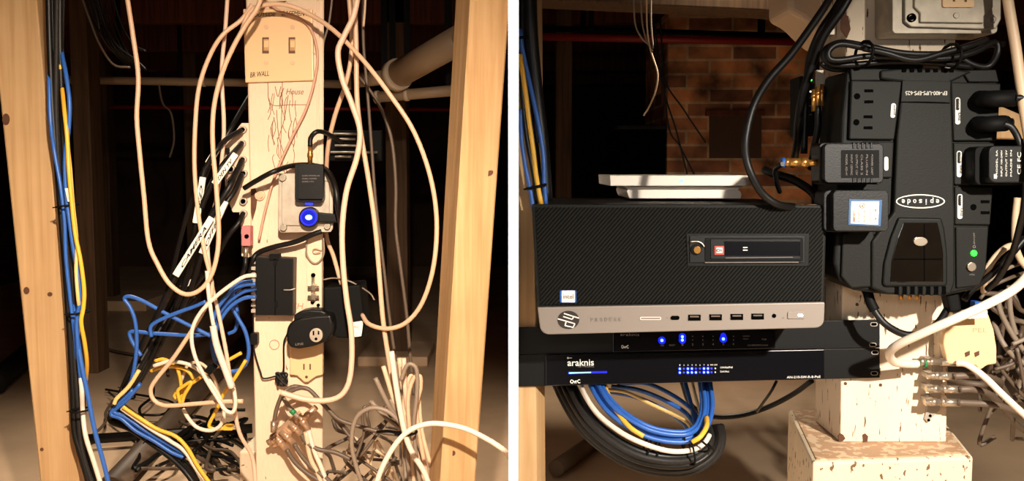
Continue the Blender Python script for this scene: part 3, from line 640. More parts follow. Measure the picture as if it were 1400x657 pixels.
# ---- black bundle: elbow near the floor then running lower right
for i in range(4):
    d = (-6, -2, 2, 6)[i]
    cable('trunk_cable', 'black trunk cable bending at the elbow above the floor', [(262+d, 400+d, 1.62+.009*(i-1.5)), (236+d, 432, 1.6+.009*(i-1.5)), (205+d, 482, 1.58+.009*(i-1.5)), (180+d, 528, 1.56+.009*(i-1.5)), (160+d, 556-d, 1.56+.009*(i-1.5)), (158+d, 570-d, 1.56+.009*(i-1.5)), (178, 580-d, 1.55+.009*(i-1.5)), (210, 602-d, 1.54+.009*(i-1.5)), (240, 625-d, 1.53+.009*(i-1.5)), (262, 650-d, 1.52+.009*(i-1.5)), (280, 685-d, 1.52+.009*(i-1.5))], 3.8, 'black', 1.55, 'black trunk cables with an elbow')
for m, l, P in (('blue', 'blue cable in the elbow bundle, lower strand', [(182, 532), (160, 554), (152, 566), (166, 572), (185, 588), (210, 602), (235, 618), (252, 625)]),
     ('blue', 'blue cable in the elbow bundle, upper strand', [(192, 524), (172, 548), (156, 562), (172, 570), (195, 586), (225, 604), (250, 618), (258, 622)]),
     ('yellow2', 'pale cable on the inside of the elbow bundle', [(190, 506), (176, 528), (160, 544), (156, 552)]),
     ('white', 'white cable in the lower run of the elbow bundle', [(166, 558), (186, 572), (206, 586), (232, 602), (252, 616), (268, 640), (284, 660)]),
     ('yellow', 'yellow cable along the top of the lower elbow run', [(168, 556), (192, 572), (215, 586), (240, 596), (256, 612), (270, 636), (288, 662)])):
    cable('trunk_cable', l, P, 2.8, m, {'yellow': 1.50, 'white': 1.505, 'yellow2': 1.50}.get(m, 1.515))
tie(175, 537, 1.55, 11, 130, 'cable tie on the rising part of the elbow bundle', 1.4)
tie(206, 592, 1.53, 12, 35, 'cable tie on the falling part of the elbow bundle', 1.4)
tie(258, 620, 1.525, 12, 48, 'cable tie near the bottom end of the elbow bundle', 1.4)
# floor clutter
def floorline(name, l, cat, A, Bq, r, m, z=None):
    z = z or r
    tag(link(name, B().cyl(WF(*A, z), WF(*Bq, z), r), M[m]), l, cat)
floorline('black_conduit', 'thick dark conduit lying diagonally on the floor below the elbow bundle', 'conduit', (150, 668), (345, 455), .026, 'dgrey')
floorline('black_conduit', 'thin dark pipe lying far back on the floor behind the left upright', 'conduit', (-10, 525), (105, 425), .035, 'black')
tangle(16, 'floor_cable', 'dark cable lying tangled on the floor left of the cream post', 'cable', (190, 560, 335, 640), (1.5, 1.6), ('black', 'dgrey', 'black'), 2.6, 'dark cables lying on the floor', 11, 6, True)
tangle(6, 'floor_cable', 'thin dark cable lying on the floor between elbow bundle and left upright', 'cable', (60, 460, 230, 600), (1.5, 1.6), ('black', 'dgrey'), 1.8, 'thin dark floor cables', 21, 6, True)
tag(link('crossing_bar', B().cyl(WF(118, 600, .03), WF(345, 585, .03), .012), M['black']), 'black bar lying across the floor under the yellow plug', 'bar')

# ================================================================= LEFT BAY: BACKGROUND
def pipe(name, label, a, b_, r, m, collars=()):
    t = thing(name, label, 'pipe', (Vector(a)+Vector(b_))/2-Vector((0, 0, r)))
    link('tube', B().cyl(a, b_, r, sides=24), M[m], t)
    d = (Vector(b_)-Vector(a)).normalized()
    if a[2] > .3:
        for q in (.2, .8):
            p = Vector(a).lerp(Vector(b_), q)
            link('hanger', aabox(p.x-.008, p.y-.002, p.z+r*.9, p.x+.008, p.y+.002, CEIL), M['matte'], t)
    for q in collars:
        p = Vector(a).lerp(Vector(b_), q); link('collar', B().cyl(p-d*r*.35, p+d*r*.35, r*1.18, sides=24), M['pvcring'], t)
    return t
pipe('drain_pipe', 'fat grey drain pipe slanting up to the right behind the tan loop', W(540, 104, 2.5), W(632, 52, 2.3), R(19, 2.4), 'pvc', (.03,))
pipe('drain_pipe', 'grey drain pipe running level to the right below the slanting pipe', W(512, 133, 2.55), W(640, 122, 2.5), R(7.5, 2.5), 'pvc', (.03, .35))
pipe('drain_pipe', 'short pipe elbow joining the drain pipes behind the tan cables', W(470, 112, 2.6), W(540, 104, 2.52), R(10, 2.5), 'pvc', (.1, .85))
pipe('drain_pipe', 'long thin grey pipe crossing behind the left cables below the ceiling', W(88, 109, 3.2), W(470, 115, 3.2), R(5.5, 3.2), 'pvc', (.5,))
pipe('copper_pipe', 'thin red-brown pipe crossing the dark background beneath the grey pipe', W(150, 146, 3.6), W(640, 150, 3.6), R(2.5, 3.6), 'redpipe')
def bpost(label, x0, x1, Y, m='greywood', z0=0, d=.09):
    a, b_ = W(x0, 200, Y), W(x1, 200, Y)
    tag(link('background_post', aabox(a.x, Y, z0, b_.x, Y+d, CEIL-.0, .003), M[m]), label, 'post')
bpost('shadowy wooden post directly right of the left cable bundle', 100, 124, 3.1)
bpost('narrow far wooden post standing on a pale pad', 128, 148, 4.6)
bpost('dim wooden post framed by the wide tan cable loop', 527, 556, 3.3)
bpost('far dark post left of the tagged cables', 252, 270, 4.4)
a = W(112, 330, 4.6); tag(link('footing_pad', aabox(a.x-.03, 4.45, 0, a.x+.36, 4.85, .05, .006), M['concrete']), 'low concrete pad under the far narrow post', 'footing')
a = W(540, 350, 3.3); tag(link('footing_pad', aabox(a.x-.12, 3.2, 0, a.x+.12, 3.5, .035, .006), M['concrete']), 'low concrete pad under the post framed by the tan loop', 'footing')
for i, (P, l) in enumerate((([(106, -20), (122, 25), (136, 60), (155, 88), (178, 92)], 'pale wire draping from the ceiling at upper left'),
                ([(118, -20), (132, 20), (136, 40)], 'short pale wire loop under the ceiling at upper left'),
                ([(128, -20), (142, 30), (160, 62), (186, 82), (200, 95)], 'dark wire draping lowest from the ceiling at upper left'),
                ([(150, -20), (165, 30), (182, 60), (200, 70)], 'dark wire swag beside the first tan cable'),
                ([(216, 106), (222, 140), (234, 155), (238, 190), (232, 215)], 'grey wire dangling below the long level pipe'))):
    cable('draping_wire', l, P, 1.6, 'dgrey' if i in (0, 4) else 'black', 3.2 if i == 4 else 2.2)
for i in range(6):
    x = 112+i*7
    cable('draping_wire', 'faint dark wire in the swag hanging from the ceiling at upper left', [(x, -20, 2.3), (x+12, 20+3*i, 2.3), (x+30, 55+4*i, 2.3), (x+52, 80+3*i, 2.35), (x+66, 92+i, 2.45)], 1.3, 'black', 2.3, 'dark wires of the ceiling swag')
tag(link('cable_strap', B().tp([(516, 590, 1.45), (530, 589, 1.43), (546, 591, 1.41), (562, 591, 1.395)], 2.2), M['matte']), 'black strap end running left from the tied upright bundle', 'strap')
# wall rack of small fittings, far right of post
t = thing('metal_rail', 'horizontal chrome rails glinting behind the cables right of the post', 'rail', W(486, 215, 2.0))
for y, x0, x1 in ((183, 456, 492), (190, 458, 486), (199, 458, 500), (208, 452, 516), (214, 458, 480)):
    link('rail', B().cyl(W(x0, y, 2.0), W(x1, y, 2.0), R(1.5, 2)), M['steel'], t)
link('backplate', B().box(450, 178, 522, 220, 2.02, .02, .002), M['matte'], t)
link('hanger', B().cyl(W(486, 178, 2.03), Vector((W(486, 178, 2.03).x, 2.03, CEIL)), .008), M['matte'], t)
# ================================================================= RIGHT BAY: STRUCTURE-LIKE THINGS
YQ = 1.165
zt = WF(1102, 631, 0).z
def solid_z(poly, z0, z1, bev=.003):
    return B().solid([Vector((x, y, z0)) for x, y in poly], [Vector((x, y, z1)) for x, y in poly], bev)
ZP = W(1102, 631, 1.09).z
t = thing('concrete_pedestal', 'chipped cream concrete pedestal under the right painted post', 'pedestal', (.47, 1.2, 0))
link('block', solid_z([(.352, 1.09), (.551, 1.112), (.61, 1.36), (.393, 1.33)], 0, ZP, .004), M['block'], t)
link('bare_top', solid_z([(.358, 1.096), (.547, 1.118), (.603, 1.354), (.397, 1.324)], ZP-.002, ZP+.0015, .001), M['blocktop'], t, label='bare brown concrete top face')
t = thing('painted_post', 'cream chipped post standing on the concrete pedestal', 'post', (.475, 1.2, ZP+.0015))
b = B().solid([Vector((x, y, ZP+.0015)) for x, y in ((.410, YQ), (.5428, YQ), (.5428, YQ+.1), (.410, YQ+.1))],
              [Vector((x, y, CEIL)) for x, y in ((.398, YQ), (.531, YQ), (.531, YQ+.1), (.398, YQ+.1))], .002)
link('upright', b, M['cream2'], t)
for P in ([(1150, 18), (1160, 22), (1163, 40), (1158, 52), (1150, 40)], [(1146, 596), (1149, 592), (1153, 594), (1156, 599), (1152, 603), (1147, 603)], [(1179, 594), (1183, 592), (1187, 596), (1186, 603), (1180, 604)]):
    link('chipped_patch', B().prism(P, YQ-.0006, .002), M['rust'], t, label='brown patch of missing paint')
for x, y in ((1156, 524), (1204, 526), (1188, 440), (1206, 436), (1172, 416)):
    link('nail_hole', B().disc(x, y, 2.2, YQ-.0008, .002), M['rust'], t)
cs = [(705, 708, 1.150), (723, 739, 1.150), (746, 754, 1.20), (727, 728, 1.215)]
b = B().solid([Vector((.0075, 1.160, 0)), Vector((.034, 1.160, 0)), Vector((.046, 1.20, 0)), Vector((.0075, 1.20, 0))],
              [Vector((.0045+.003, 1.160, CEIL)), Vector((.020, 1.160, CEIL)), Vector((.034, 1.20, CEIL)), Vector((.0075, 1.20, CEIL))], .0015)
tag(link('wood_post', b, M['pine']), 'pale pine upright at the left end of the rack units', 'post')

# ================================================================= COMPUTER
YC = 1.054
t = thing('desktop_computer', 'black ribbed desktop computer lying on its side with a silver strip', 'computer', W(930, 452, YC+.1))
link('case', B().prism([(732, 282), (1127, 283), (1124, 436), (1114, 446), (752, 455), (742, 444)], YC+.013, .30, .002), M['gunmetal2'], t)
link('front_bezel', B().prism([(727, 279), (1131, 280), (1127, 416), (735, 422)], YC+.002, .012, .002), M['gunmetal'], t)
link('ribbed_panel', B().prism([(732, 283), (1127, 284), (1123, 411), (739, 417)], YC, .004, .0008), M['rib'], t)
def arc(cx, cy, r, a0, a1, n=6): return [(cx+r*math.cos(math.radians(a0+(a1-a0)*k/n)), cy+r*math.sin(math.radians(a0+(a1-a0)*k/n))) for k in range(n+1)]
sp = link('silver_strip', B().prism([(735, 420), (1128, 413)] + arc(1115, 436, 12, 0, 90) + arc(751, 444, 13, 90, 180), YC-.002, .015, .0012), M['silver'], t, label='silver lower strip with ports and logo')
# logo
lg = link('logo', B().disc(777, 437, 15, YC-.0026, .001, ry=12.5), M['ink'], t, label='dark round logo with two slanted letters')
b = B()
def bar(x0, y0, x1, y1, w, Y, d=.0006):
    a = math.atan2(y1-y0, x1-x0); nx, ny = -math.sin(a)*w, math.cos(a)*w
    b.prism([(x0-nx, y0-ny), (x1-nx, y1-ny), (x1+nx, y1+ny), (x0+nx, y0+ny)], Y, d)
YL = YC-.0032
for q in ((771, 428.2, 791.5, 434.6), (770, 432.4, 782.5, 436.2), (782.5, 436.2, 784.3, 432.6), (762.5, 435.4, 786, 442.2), (786, 442.2, 783.6, 447.3), (783.6, 447.3, 772.5, 444.8), (772.5, 444.8, 774, 439.4)):
    bar(*q, .75, YL)
link('logo_letters', b, M['white_plastic'], lg)
b = B()
for i, ch in enumerate('PRODESK'): b.text(ch, 807.5+i*6.4, 439.5-i*.15, 3.6, 5, YC-.0026)
link('lettering', b, M['greyink'], sp)
link('indicator_slot', B().rrect(875, 433, 904, 437, 1.8, YC-.0028, .001), M['white_plastic'], sp, label='pale pill shaped slot')
link('indicator_inset', B().rrect(876, 433.8, 903, 436.2, 1.1, YC-.0031, .001), M['silver'], sp)
link('usb_port', B().rrect(917, 431.5, 929, 437, 2.6, YC-.0028, .002), M['hole'], t, label='small rounded port')
for x in (949.5, 978.5, 1007.5, 1036):
    u = link('usb_port', B().box(x-8.5, 430-(x-950)*.018, x+8.5, 438-(x-950)*.018, YC-.0028, .002), M['hole'], t)
    link('port_tongue', B().box(x-6, 431.5-(x-950)*.018, x+6, 433.5-(x-950)*.018, YC-.0034, .001), M['dgrey'], u)
link('headphone_socket', B().disc(1058.5, 431.5, 2.8, YC-.0028, .002), M['hole'], t)
pb = link('power_button', B().rrect(1077, 426, 1101, 435.5, 2, YC-.0035, .002, .0004), M['silver'], t)
link('button_light', B().rrect(1091, 429, 1098, 432.5, 1.5, YC-.0042, .001), M['led_white'], pb)
b = B()
for x in (912, 941, 970, 999, 1029, 1071): b.box(x-1, 433.5, x+1, 435, YC-.0026, .0006)
link('port_symbols', b, M['greyink'], sp)
st = link('processor_sticker', B().rrect(765.5, 396.5, 788, 413.5, 2, YC-.0008, .001), M['led_pale'] if 0 else M['bluecap'], t, label='small blue and white square sticker')
link('sticker_face', B().rrect(768, 397, 786, 413, 1, YC-.0014, .001), M['white_plastic'], st)
link('lettering', B().text('intel', 770, 408, 14, 6.4, YC-.002), M['greyink'], st)
# drive bay
db = link('drive_bay', B().prism([(938, 319), (1107, 319), (1106, 364), (940, 364)], YC-.0015, .003, .0008), M['gunmetal2'], t, label='recessed drive bay with lock and latch')
link('bay_frame', B().prism([(943, 322), (1101, 322), (1101, 359), (943, 359)], YC-.003, .003, .0006), M['plastic'], db)
link('bay_bezel', B().rrect(964, 325, 1098, 356.5, 2, YC-.004, .003, .0008), M['matte'], db)
link('bay_door', B().rrect(972, 327, 1094, 353.5, 1, YC-.0048, .003, .0006), M['plastic'], db)
link('bay_handle', B().box(990, 329.5, 1094, 350, YC-.0054, .002, .0004), M['gloss'], db)
link('lock_ring', B().disc(952, 341, 7.5, YC-.0045, .003, ry=7.5, bev=.0006), M['matte'], db)
link('lock', B().disc(953.5, 341.5, 5, YC-.0065, .003, bev=.0008).box(952, 340.5, 956, 342, YC-.0068, .001), M['brass'], db, label='brass key lock')
link('arc_trim', B().tp([(944, 330, YC-.005), (954, 330, YC-.005), (960, 333, YC-.005), (963, 337, YC-.005)], 1.1), M['nickel'], db)
s = link('latch_sticker', B().rrect(977, 336, 990, 348, 1, YC-.0056, .002), M['redprint'], db, label='tiny red and white square sticker')
link('sticker_face', B().rrect(979.5, 338, 988, 345.5, .8, YC-.0062, .001), M['paper'], s)
b = B(); b.ringdisc(982, 342, 2.2, 2.2, .8, YC-.0067, .0005).text('A', 984.5, 344.5, 3, 5, YC-.0067); link('symbol', b, M['ink'], s)
link('light_mark', B().box(1016, 337.5, 1022, 338.8, YC-.006, .001).box(1016, 341, 1022, 342.3, YC-.006, .001), M['paper'], db)
link('trim_line', B().prism([(992, 352), (1084, 351), (1084, 351.8), (992, 352.8)], YC-.006, .001).prism([(964, 358.2), (1092, 357.6), (1092, 358.6), (964, 359.2)], YC-.0045, .001), M['greyink'], db)

# ================================================================= RACK UNITS
YS = 1.155
def slots(parent, pts):
    for x, y in pts:
        s = link('screw_slot', B().rrect(x-5, y-2.8, x+5, y+2.8, 2.7, YS-.0006, .001), M['tinbox'], parent)
        link('slot_hole', B().rrect(x-3.8, y-1.9, x+3.8, y+1.9, 1.8, YS-.0011, .001), M['hole'], s)
t = thing('network_switch', 'slim black switch with a few big blue lights, upper of the two rack units', 'network switch', W(950, 480, YS+.05))
link('mounting_plate', B().prism([(700+8, 447.5), (1203, 436.5), (1203, 475), (708, 484)], YS, .003, .0006), M['rackblack'], t)
link('case', B().prism([(830, 450), (1062, 446), (1062, 476), (830, 480)], YS+.0035, .14, .001), M['rackblack'], t)
fp = link('front_panel', B().prism([(838, 448), (1060, 442), (1060, 476), (838, 481)], YS-.0035, .004, .0006), M['gloss'], t, label='glossy dark front panel')
slots(t, [(1195, 443), (1193.5, 471)])
for x, y, r, m in ((905, 465, 3.2, 'led_core'), (933, 460, 3, 'led_core'), (933, 464.5, 3, 'led_core'), (989, 463, 3.2, 'led_core'), (989, 458.5, 1.8, 'led_blue')):
    g = link('status_light', B().disc(x, y, r+1.8, YS-.0042, .001), M['led_blue'], t)
    link('light_core', B().disc(x, y, r*.6, YS-.0048, .001), M[m], g)
b = B()
for x in (947, 961, 975, 1003):
    for y in (459.5, 464.5): b.disc(x, y, .7, YS-.0042, .0006)
for i, x in enumerate((933, 947, 961, 975, 989, 1003)): b.text(str(i+1), x-1, 472.2-(x-933)*.012, 2, 3, YS-.0042)
b.text('10G', 903, 473, 5, 2.4, YS-.0042).text('RESET', 915, 472.5, 8, 2, YS-.0042).text('Link/Act', 1016, 460, 9, 2, YS-.0042).text('Speed', 1016, 464, 7, 2, YS-.0042)
b.text('AN-300-SW-R-5-PoE', 1022, 472.5, 28, 2, YS-.0042).text('PoE', 1042, 464.5, 6, 2, YS-.0042)
link('lettering', b, M['greyink'], fp)
link('logo', B().text('OvrC', 849.5, 476, 10, 4.5, YS-.0042, weight=.02), M['whiteink'], fp)
link('logo', B().text('araknis', 848, 459, 26, 4, YS-.0042), M['greyink'], fp)
t = thing('network_switch', 'wide glossy black switch with a blue light bar, lower of the two rack units', 'network switch', W(950, 522, YS+.05))
link('mounting_plate', B().prism([(708, 484.6), (1203, 475.6), (1203, 516), (708, 528.3)], YS, .003, .0006), M['rackblack'], t)
link('case', B().prism([(750, 488), (1124, 480), (1124, 516), (750, 524)], YS+.0035, .20, .001), M['rackblack'], t)
fp = link('front_panel', B().prism([(746, 485), (1127, 477.5), (1127, 518), (746, 527)], YS-.0035, .0035, .0008), M['gloss'], t, label='glossy dark front panel')
slots(t, [(1196.5, 481.5), (1195.5, 510)])
b = B().text('araknis', 776, 500, 36, 9, YS-.0042, rot=-.02, weight=.01).disc(776.5, 489, 1.4, YS-.0042, .0006).box(777, 488.6, 782, 489.4, YS-.0042, .0006)
link('logo', b, M['whiteink'], fp)
link('lettering', B().text('NETWORKS', 790, 501.8, 22, 2.4, YS-.0042), M['greyink'], fp)
link('logo', B().text('OvrC', 779.5, 524, 14, 5.5, YS-.0042, rot=-.03, weight=.03), M['whiteink'], fp)
link('light_bar', B().prism([(777, 508), (830, 507.2), (830, 509.4), (777, 511)], YS-.0044, .001), M['led_blue'], t)
link('light_bar_core', B().prism([(778, 509), (808, 508.2), (808, 509.2), (778, 510.3)], YS-.005, .001), M['led_core'], t)
cols = [929.5, 935, 940.5, 946, 951.5, 957, 962.5, 968, 973, 978]
on = {0: 'bb', 1: 'ss', 2: 'bb', 3: 'bb', 4: 'sb', 5: 'ss', 6: 'bb', 7: 'bb', 8: 'ss', 9: 'ww'}
for i, x in enumerate(cols):
    for j, y in enumerate((503.8, 509)):
        k = on[i][j]; g = link('status_light', B().disc(x, y-.01*(x-929), {'b': 2.3, 's': 1.3, 'w': 1}[k], YS-.0044, .001), M[{'b': 'led_blue', 's': 'led_dim', 'w': 'whiteink'}[k]], t)
        if k == 'b': link('light_core', B().disc(x, y-.01*(x-929), 1.1, YS-.005, .001), M['led_core'], g)
b = B()
for i, x in enumerate(cols[:8]): b.text(str(i+1), x-.6, 499.6, 1.3, 1.8, YS-.0042)
b.text('WAN', 971, 499.3, 4, 1.8, YS-.0042).text('LAN', 976.5, 499.2, 4, 1.8, YS-.0042).text('Link/Act/PoE', 985, 503, 17, 2.6, YS-.0042).text('Link/Act', 985, 508.6, 12, 2.4, YS-.0042)
link('lettering', b, M['whiteink'], fp)
link('lettering', B().text('AN-210-SW-R-8-PoE', 1076, 517, 46, 3.2, YS-.0042, rot=-.02), M['whiteink'], fp)

# ================================================================= WHITE ROUTER
t = thing('wireless_router', 'flat white router with a tiny blue light lying on the black computer', 'router', W(935, 271, 1.2))
link('top_slab', B().prism([(833.5, 239.5), (1022, 239.5), (1028.5, 254), (834.5, 254)], 1.222, .16, .0012, 3), M['white_plastic'], t)
link('light', B().disc(932, 247, 2.6, 1.2214, .001), M['led_pale'], t)
b = B().prism([(851, 254.2), (1014, 254.2), (1010, 258), (1009, 259), (859, 259), (856, 257)], 1.244, .12, .0008)
b.prism([(858, 259)] + [(1009, 259), (1013, 262), (1014, 266), (1013, 271.2), (861, 271.2), (859, 268), (857, 262)], 1.240, .13, .001, 3)
link('base', b, M['white_plastic'], t)

# ================================================================= UPS
YU = 1.088
t = thing('battery_backup', 'large charcoal battery backup mounted upside down on the cream post', 'battery backup', W(1245, 403, YU+.04))
link('body', B().prism([(1157, 97), (1366, 96), (1366, 130), (1360, 250), (1352, 330), (1346, 372), (1332, 396), (1296, 404), (1216, 403), (1168, 397), (1146, 383), (1139, 360), (1146, 250), (1150, 160)], YU, YQ-YU-.001, .004, 3), M['gunmetal2'], t)
for q in ([(1163, 94), (1222, 94), (1203, 110), (1164, 110)], [(1315, 96), (1362, 95), (1366, 112), (1325, 112)]): link('shoulder', B().prism(q, YU-.004, .02, .001), M['gunmetal'], t)
link('centre_spine', B().prism([(1204, 96), (1232, 93), (1306, 94), (1330, 98), (1301, 112), (1304, 200), (1306, 300), (1306, 386), (1300, 402), (1214, 402), (1192, 394), (1192, 330), (1222, 290), (1226, 190), (1234, 112), (1204, 108)], YU-.008, .012, .0025, 3), M['gunmetal'], t)
link('nameplate_step', B().prism([(1234, 110), (1300, 111), (1298, 140), (1266, 139), (1232, 139)], YU-.0092, .002, .0004), M['gunmetal'], t)
b = B().prism([(1230.5, 139), (1266, 139), (1298.5, 140.5), (1298.5, 141.5), (1230.5, 140)], YU-.0086, .001); link('groove', b, M['hole'], t)
link('lower_left_wing', B().prism([(1152, 318), (1196, 310), (1194, 392), (1164, 394), (1150, 378)], YU-.004, .006, .002, 3), M['gunmetal'], t)
for i in range(7):
    x = 1236.5+i*10.8; link('vent_slot', B().box(x-2.8, 93.5, x+2.8, 98.5, YU-.0095, .004), M['hole'], t)
for i in range(7):
    x = 1226+i*10.8
    if i < 6: link('vent_rib', B().box(x+2.8, 389, x+8, 404, YU-.011, .02, .0015), M['gunmetal'], t)
    link('vent_slot', B().box(x-2.6, 391, x+2.6, 402, YU-.0086, .003), M['hole'], t)
# outlet panels
def outlet(parent, x, y, Y, mir=False):
    s = 1 if not mir else -1
    link('socket_slot', B().box(x+s*18-6, y-9.5, x+s*18+6, y-5.5, Y-.0006, .001), M['hole'], parent)
    link('socket_slot', B().box(x+s*18-6, y+5.5, x+s*18+6, y+9.5, Y-.0006, .001), M['hole'], parent)
    link('ground_hole', B().disc(x+2*s, y, 4.2, Y-.0006, .001), M['hole'], parent)
for i, (P, Y) in enumerate((([(1164, 109.5), (1234, 110.5), (1223, 191), (1161, 190.5)], YU-.006), ([(1180, 193), (1222.5, 193.5), (1220, 243), (1180, 243)], YU-.005),
             ([(1300.5, 112), (1369, 114), (1363, 192.5), (1304, 192.5)], YU-.006), ([(1304, 195), (1362, 195), (1360, 253), (1305, 252.5)], YU-.005), ([(1305.5, 255), (1358, 255), (1354, 307.5), (1306, 307)], YU-.004),
             ([(1307, 310), (1352, 310), (1348, 370), (1340, 390), (1308, 394)], YU-.003))):
    p = link('outlet_panel' if i < 5 else 'control_panel', B().prism(P, Y, .01, .0015, 2), M['gunmetal'], t)
    if i == 0:
        outlet(p, 1170, 131.5, Y); outlet(p, 1169, 167, Y)
        g = link('label_strip', B().rrect(1218, 141, 1224.5, 161, 3, Y-.0006, .001, rot=.08), M['whiteink'], t)
        link('lettering', B().text('SURGE', 1222, 144, 13, 2, Y-.0012, rot=math.pi/2), M['ink'], g)
    if i == 1: link('label_strip', B().rrect(1209, 214, 1214.5, 233, 2.7, Y-.0006, .001), M['whiteink'], t)
    if i in (2, 3, 4):
        x, y0, y1 = ((1309.5, 133, 170), (1311.5, 206, 242), (1312.5, 265, 299))[i-2]
        g = link('label_strip', B().rrect(x-3.4, y0, x+3.4, y1, 3.2, Y-.0006, .001), M['whiteink'], t, label='white outlined strip naming the outlets')
        link('strip_field', B().rrect(x-2.2, y0+1.5, x+2.2, (y0+y1)/2-1, 2, Y-.0012, .001), M['gunmetal2'], g)
        link('lettering', B().text('ON-LINE', x+1, y0+3.5, 11, 1.7, Y-.0018, rot=math.pi/2), M['whiteink'], g)
        link('lettering', B().text('SURGE', x+1.3, (y0+y1)/2+2, 11, 2.4, Y-.0018, rot=math.pi/2), M['ink'], g)
    if i == 4: outlet(p, 1329, 283, Y)
link('lettering', B().text('EP-400-UPS-EPS-625', 1295, 124.5, 57, 5.5, YU-.0097, rot=math.pi), M['whiteink'], t, label='white model code printed upside down')
link('logo_ring', B().ringdisc(1258.5, 275, 33.5, 9.6, 1.5, YU-.0088, .001), M['whiteink'], t, label='white oval ring round the upside down name')
b = B()
for i, ch in enumerate('episode'):
    b.text(ch, 1284-i*7.8-(1.4 if ch == 'i' else 0), 269.8 if ch == 'p' else 272, 1.4 if ch == 'i' else 4.2, 7.4 if ch in 'pdi' else 5.2, YU-.0088, rot=math.pi, weight=.01)
link('logo', b, M['whiteink'], t)
fr = link('window_frame', B().prism([(1229, 297), (1288, 298), (1292, 312), (1296, 345), (1296, 390), (1288, 392), (1211, 392), (1207, 388), (1209, 360), (1218, 325)], YU-.012, .006, .0025, 3), M['gunmetal2'], t)
wn = link('smoked_window', B().prism([(1235, 304), (1282, 304), (1286, 320), (1290, 345), (1290, 386), (1217, 386), (1219, 355), (1227, 325)], YU-.0128, .003, .001), M['smoke'], t, label='glossy smoked window')
link('battery_edge', B().box(1263, 306, 1264.5, 384, YU-.0131, .001).box(1222, 353, 1288, 355, YU-.0131, .001), M['hole'], wn)
link('oval_badge', B().disc(1259, 330, 9.6, YU-.015, .003, ry=6.2, bev=.0008), M['nickel'], t)
link('indicator_light', B().disc(1332, 346, 4.2, YU-.0045, .003, bev=.0006), M['led_green'], t)
link('power_button', B().disc(1329, 364.5, 6.2, YU-.0065, .005, bev=.0015), M['nickel'], t)
b = B().ringdisc(1332, 337, 2, 2, .7, YU-.0036, .0006).text('ON/OFF', 1333, 334, 16, 2.2, YU-.0036, rot=-math.pi/2).text('TEST', 1333, 374, 8, 2, YU-.0036, rot=math.pi)
link('lettering', b, M['greyink'], t)
for x in (1232, 1244, 1254): link('coaxial_stub', B().cyl(W(x, 400, YU+.03), W(x, 409, YU+.03), R(3, YU)), M['brass'], t)

# adapters on it
YA = YU-.006
t = thing('power_adapter', 'ridged black power adapter plugged in above the one with a white sticker', 'power adapter', W(1165, 252, YA-.03))
link('body', B().rrect(1120, 195, 1206, 252, 6, YA-.030, .029, .003, n=4), M['plastic'], t)
link('face', B().rrect(1127, 196, 1208, 250, 6, YA-.040, .012, .003, n=4), M['plastic'], t)
for y0, y1 in ((194.5, 203), (243, 250)):
    for i in range(5): link('grip_rib', B().box(1166+i*6, y0, 1169+i*6, y1, YA-.0412, .004, .0005), M['plastic'], t)
link('label_panel', B().box(1150, 205, 1202, 243, YA-.0404, .001), M['matte'], t)
b = B()
for i, s in enumerate(('MODEL AD-41', 'INPUT 120VAC', 'OUTPUT 12V', 'CLASS 2', 'PLUG-IN', 'POWER UNIT')): b.text(s, 1156+i*7, 211, 28, 2.6, YA-.041, rot=math.pi/2)
link('lettering', b, M['greyink'], t)
link('connector', B().cyl(W(1078, 222, YA-.018), W(1095, 222, YA-.018), R(6, YA)).cyl(W(1094, 222, YA-.018), W(1104, 222, YA-.018), R(7.4, YA), sides=6).cyl(W(1103, 222.5, YA-.018), W(1122, 222.5, YA-.018), R(4.4, YA)), M['brass'], t)
link('connector_collar', B().cyl(W(1068, 222, YA-.018), W(1072.5, 222, YA-.018), R(6.6, YA)), M['bluecap'], t)
link('connector_sleeve', B().cyl(W(1072, 222, YA-.018), W(1079, 222, YA-.018), R(6.2, YA)), M['brass'], t)
t = thing('power_adapter', 'black power adapter with a blue-edged white sticker left of the oval logo', 'power adapter', W(1177, 316, YA-.03))
link('body', B().prism(rr(1126, 260, 1210, 317, 7, n=4), YA-.032, .031, .003), M['plastic'], t)
link('face', B().rrect(1139, 260, 1215, 316, 6, YA-.044, .015, .003, n=4), M['plastic'], t)
s = link('sticker', B().prism([(1161, 272), (1206, 273), (1204, 309), (1160, 307)], YA-.0446, .001), M['bluepaper'], t, label='blue-edged sticker')
link('sticker_face', B().prism([(1164, 275), (1202, 275), (1200.5, 307), (1163, 305)], YA-.0452, .001), M['paper'], s)
b = B().ringdisc(1179, 281, 3.8, 3.8, .8, YA-.0458, .0006).text('UL', 1177, 283, 4, 3.4, YA-.0458)
for i, q in enumerate(('TRANSFORMER', 'CLASS 2', '120V 60Hz', 'OUT 12VDC', 'E 141')): b.text(q, 1166+i*7.5, 286, 17, 2.4, YA-.0458, rot=math.pi/2)
link('lettering', b, M['greyink'], s)
link('lettering', B().text('CAUTION', 1168, 290, 13, 1.8, YA-.0458, rot=math.pi/2), M['redprint'], s)
link('connector', B().cyl(W(1085, 285, YA-.02), W(1099, 285, YA-.02), R(5.6, YA)).cyl(W(1103, 285, YA-.02), W(1116, 285, YA-.02), R(6, YA), sides=6).cyl(W(1098, 285, YA-.02), W(1128, 285.5, YA-.02), R(3.4, YA)), M['copper'], t)

